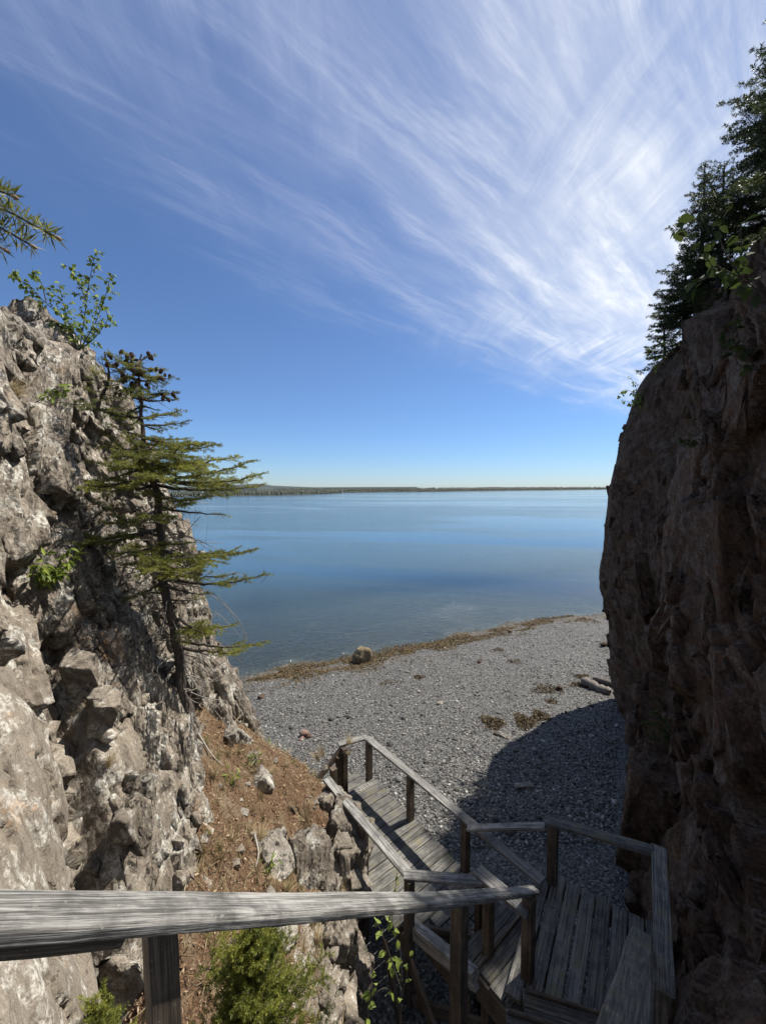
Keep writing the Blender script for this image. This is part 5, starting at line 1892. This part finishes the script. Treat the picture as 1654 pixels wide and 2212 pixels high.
# near spruce branch entering at the left edge
NB = thing('spruce_branch', at(-330, 420, 0.72), 'spruce branch tip with buds entering the sky at the left edge', 'branch')
rng = np.random.default_rng(71)
tw, fo, bd = Acc(), Acc(), Acc()
for (q, sd) in (([(-330, 420, .8), (-150, 395, .74), (0, 447, .70), (45, 470, .69), (122, 512, .68)], 1), ([(-150, 440, .72), (0, 490, .70), (68, 530, .70)], 2), ([(-200, 380, .72), (-40, 395, .66), (28, 424, .65)], 3), ([(-120, 470, .7), (-30, 520, .68), (8, 538, .68)], 4)):
    ax, L = interp_path([np.array(at(*k)) for k in q], 26)
    tw.tube(ax, np.linspace(0.003, 0.0016, 26), 5, 0.15)
    fo.needles(ax[2:-1], ax[3:], 1200, 0.025, 0.0023, rng, 0.3, np.clip(rng.normal(.45, .2, 23), 0, 1))
    for kk in ([ax[-1]] + ([ax[14]] if sd == 1 else [])):
        d = ax[-1] - ax[-2]
        d /= np.linalg.norm(d)
        bd = Acc()
        bd.tube([kk - d * .003, kk + d * .003, kk + d * .007, kk + d * 0.012], [0.002, 0.0036, 0.003, 0.0006], 7, 0.8)
        bd.build('bud', M_LITTER, NB, True)
tw.build('twig', M_BARK, NB)
fo.build('needles', M_NEEDLE, NB)


# ---- grass and litter
def tuft_mesh(name, n, L, mat, seed, spread=0.5):
    rng = np.random.default_rng(seed)
    acc = Acc()
    for i in range(n):
        az, ln = rng.uniform(0, 6.28), L * rng.uniform(0.45, 1.1)
        out = rng.uniform(0.1, 1.0) * spread
        d = np.array([math.cos(az), math.sin(az), 0])
        b = d * rng.uniform(0, 0.03)
        s = np.linspace(0, 1, 5)[:, None]
        c = b + d * out * ln * s ** 1.7 + np.array([0, 0, 1]) * ln * (s - 0.45 * out * s ** 2)
        sd = np.array([-d[1], d[0], 0]) * 0.0028
        wv_ = (1 - s * 0.9)
        V = np.concatenate([c - sd * wv_, c + sd * wv_])
        F = np.array([[k, k + 5, k + 6, k + 1] for k in range(4)])
        acc.add(V, F, rng.random())
    return acc.build(name, mat)


gt = [tuft_mesh('grass_tuft', 70, 0.20, M_DRYG, 1, 1.0), tuft_mesh('grass_tuft', 60, 0.17, M_GRASS, 2, 0.8), tuft_mesh('grass_tuft', 90, 0.28, M_DRYG, 3, 1.2)]
rng = np.random.default_rng(8)
LABG = ['short tuft of straw-coloured dry grass on the left bank or cliff', 'small greenish grass tuft on the left bank or cliff', 'long sprawling tuft of dry straw grass on the left bank or cliff']
used = [False] * 3


def place_tuft(k, loc, s, tilt=0.0):
    o = gt[k] if not used[k] else gt[k].copy()
    if used[k]:
        COL.objects.link(o)
    used[k] = True
    o.location = loc
    o.rotation_euler = (rng.uniform(-.2, .2), tilt, rng.uniform(0, 6.28))
    o.scale = (s, s, s)
    tag(o, LABG[k], 'grass', ['dry grass tufts', 'green grass tufts', 'long dry grass tufts'][k])


for i in range(115):
    px, py = rng.uniform(420, 760), rng.uniform(1600, 2150)
    p = soil_at(px, py)
    if p.z < -5.6:
        continue
    place_tuft(int(rng.choice([0, 0, 1, 2])), p - Vector((0, 0, .015)), rng.uniform(0.5, 1.1), 0.5)
for i in range(46):
    a_ = rng.uniform(2.6, 6.2)
    p = left_surf(a_, rng.uniform(-2.4, 1.6))
    place_tuft(int(rng.choice([0, 1, 2])), p, rng.uniform(0.5, 1.0), 0.6)

n = 24000
xx, yy = rng.uniform(-2.6, -0.3, n), rng.uniform(2.0, 6.2, n)
zz_ = soil_z(xx, yy)
acc = Acc()
acc.leaves(np.stack([xx, yy, zz_ + 0.012], 1), np.stack([rng.normal(size=n), rng.normal(size=n), rng.normal(0, .3, n) - .3], 1),
           np.stack([rng.normal(.5, .4, n), rng.normal(0, .4, n), np.ones(n)], 1), rng.lognormal(math.log(.0145), .5, n), rng, 0.4, 0.3)
tag(acc.build('leaf_litter', M_LITTER), 'reddish fallen leaves and needles covering the soil bank', 'leaf litter', kind='stuff')

# single straws lying and standing all over the bank
n = 2000
xx, yy = rng.uniform(-2.5, -0.34, n), rng.uniform(2.2, 6.0, n)
ok = fbm(np.stack([xx * 1.6, yy * 1.6, xx * 0], 1), 3, 55) > -0.12
xx, yy = xx[ok], yy[ok]
n = len(xx)
zz_ = soil_z(xx, yy)
acc = Acc()
P0 = np.stack([xx, yy, zz_], 1)
dv = np.stack([rng.normal(.3, .6, n), rng.normal(0, .6, n), rng.uniform(-.35, .9, n)], 1)
dv /= np.linalg.norm(dv, axis=1, keepdims=True)
acc.leaves(P0, dv, rng.normal(size=(n, 3)), rng.uniform(0.05, 0.17, n), rng, 0.05, 0.1)
tag(acc.build('dry_grass', M_DRYG), 'straw of dead grass strewn thinly over the soil bank', 'dry grass', kind='stuff')

# plants and dead stalks rooted in the ledges of the left cliff
for i, (a_, z_, lab) in enumerate([(3.5, -0.9, 'dark leafy weeds in the hollow at the left edge'), (3.75, -1.3, 'brown and green weeds below the left edge hollow')]):
    p = left_surf(a_, z_)
    stems = [[p, p + Vector((rng.uniform(.05, .2), rng.uniform(-.2, .2), rng.uniform(.05, .3)))] for _ in range(9)]
    leafy_plant('weeds', stems, lab, 'plant', 80 + i, M_BIRCH if i == 0 else M_GRASS, leaf=0.09, step=0.05, twig=0.08, width=0.35, r=0.003)
for i, (px, py, lab) in enumerate([(500, 1700, 'broad-bladed green plant on the upper soil bank'), (575, 1890, 'green leafy rosette just above the long handrail'), (548, 1650, 'small green rosette by the whitish ridge rock')]):
    p = soil_at(px, py)
    stems = [[p, p + Vector((rng.uniform(-.12, .14), rng.uniform(-.12, .12), rng.uniform(.1, .2)))] for _ in range(8)]
    leafy_plant('rosette', stems, lab, 'plant', 90 + i, M_LEAFBR, leaf=0.09, step=0.06, twig=0.02, width=0.22, r=0.003, droop=-0.5, per_twig=1)
for i, (q, lab) in enumerate([([(545, 1805, 4.3), (556, 1850, 4.1), (548, 1880, 4.0)], 'bleached dead stick lying on the soil bank'),
                              ([(425, 1590, 4.5), (455, 1640, 4.4), (480, 1660, 4.35)], 'grey root-like stick below the spruce trunk')]):
    ps_ = [soil_at(k[0], k[1]) + Vector((0.02, 0, 0.03)) for k in q]
    ax, _ = interp_path(ps_, 10)
    acc = Acc()
    acc.tube(ax, np.linspace(0.014, 0.005, 10), 6, 1.0)
    tag(acc.build('dead_stick', M_DEAD), lab, 'stick')
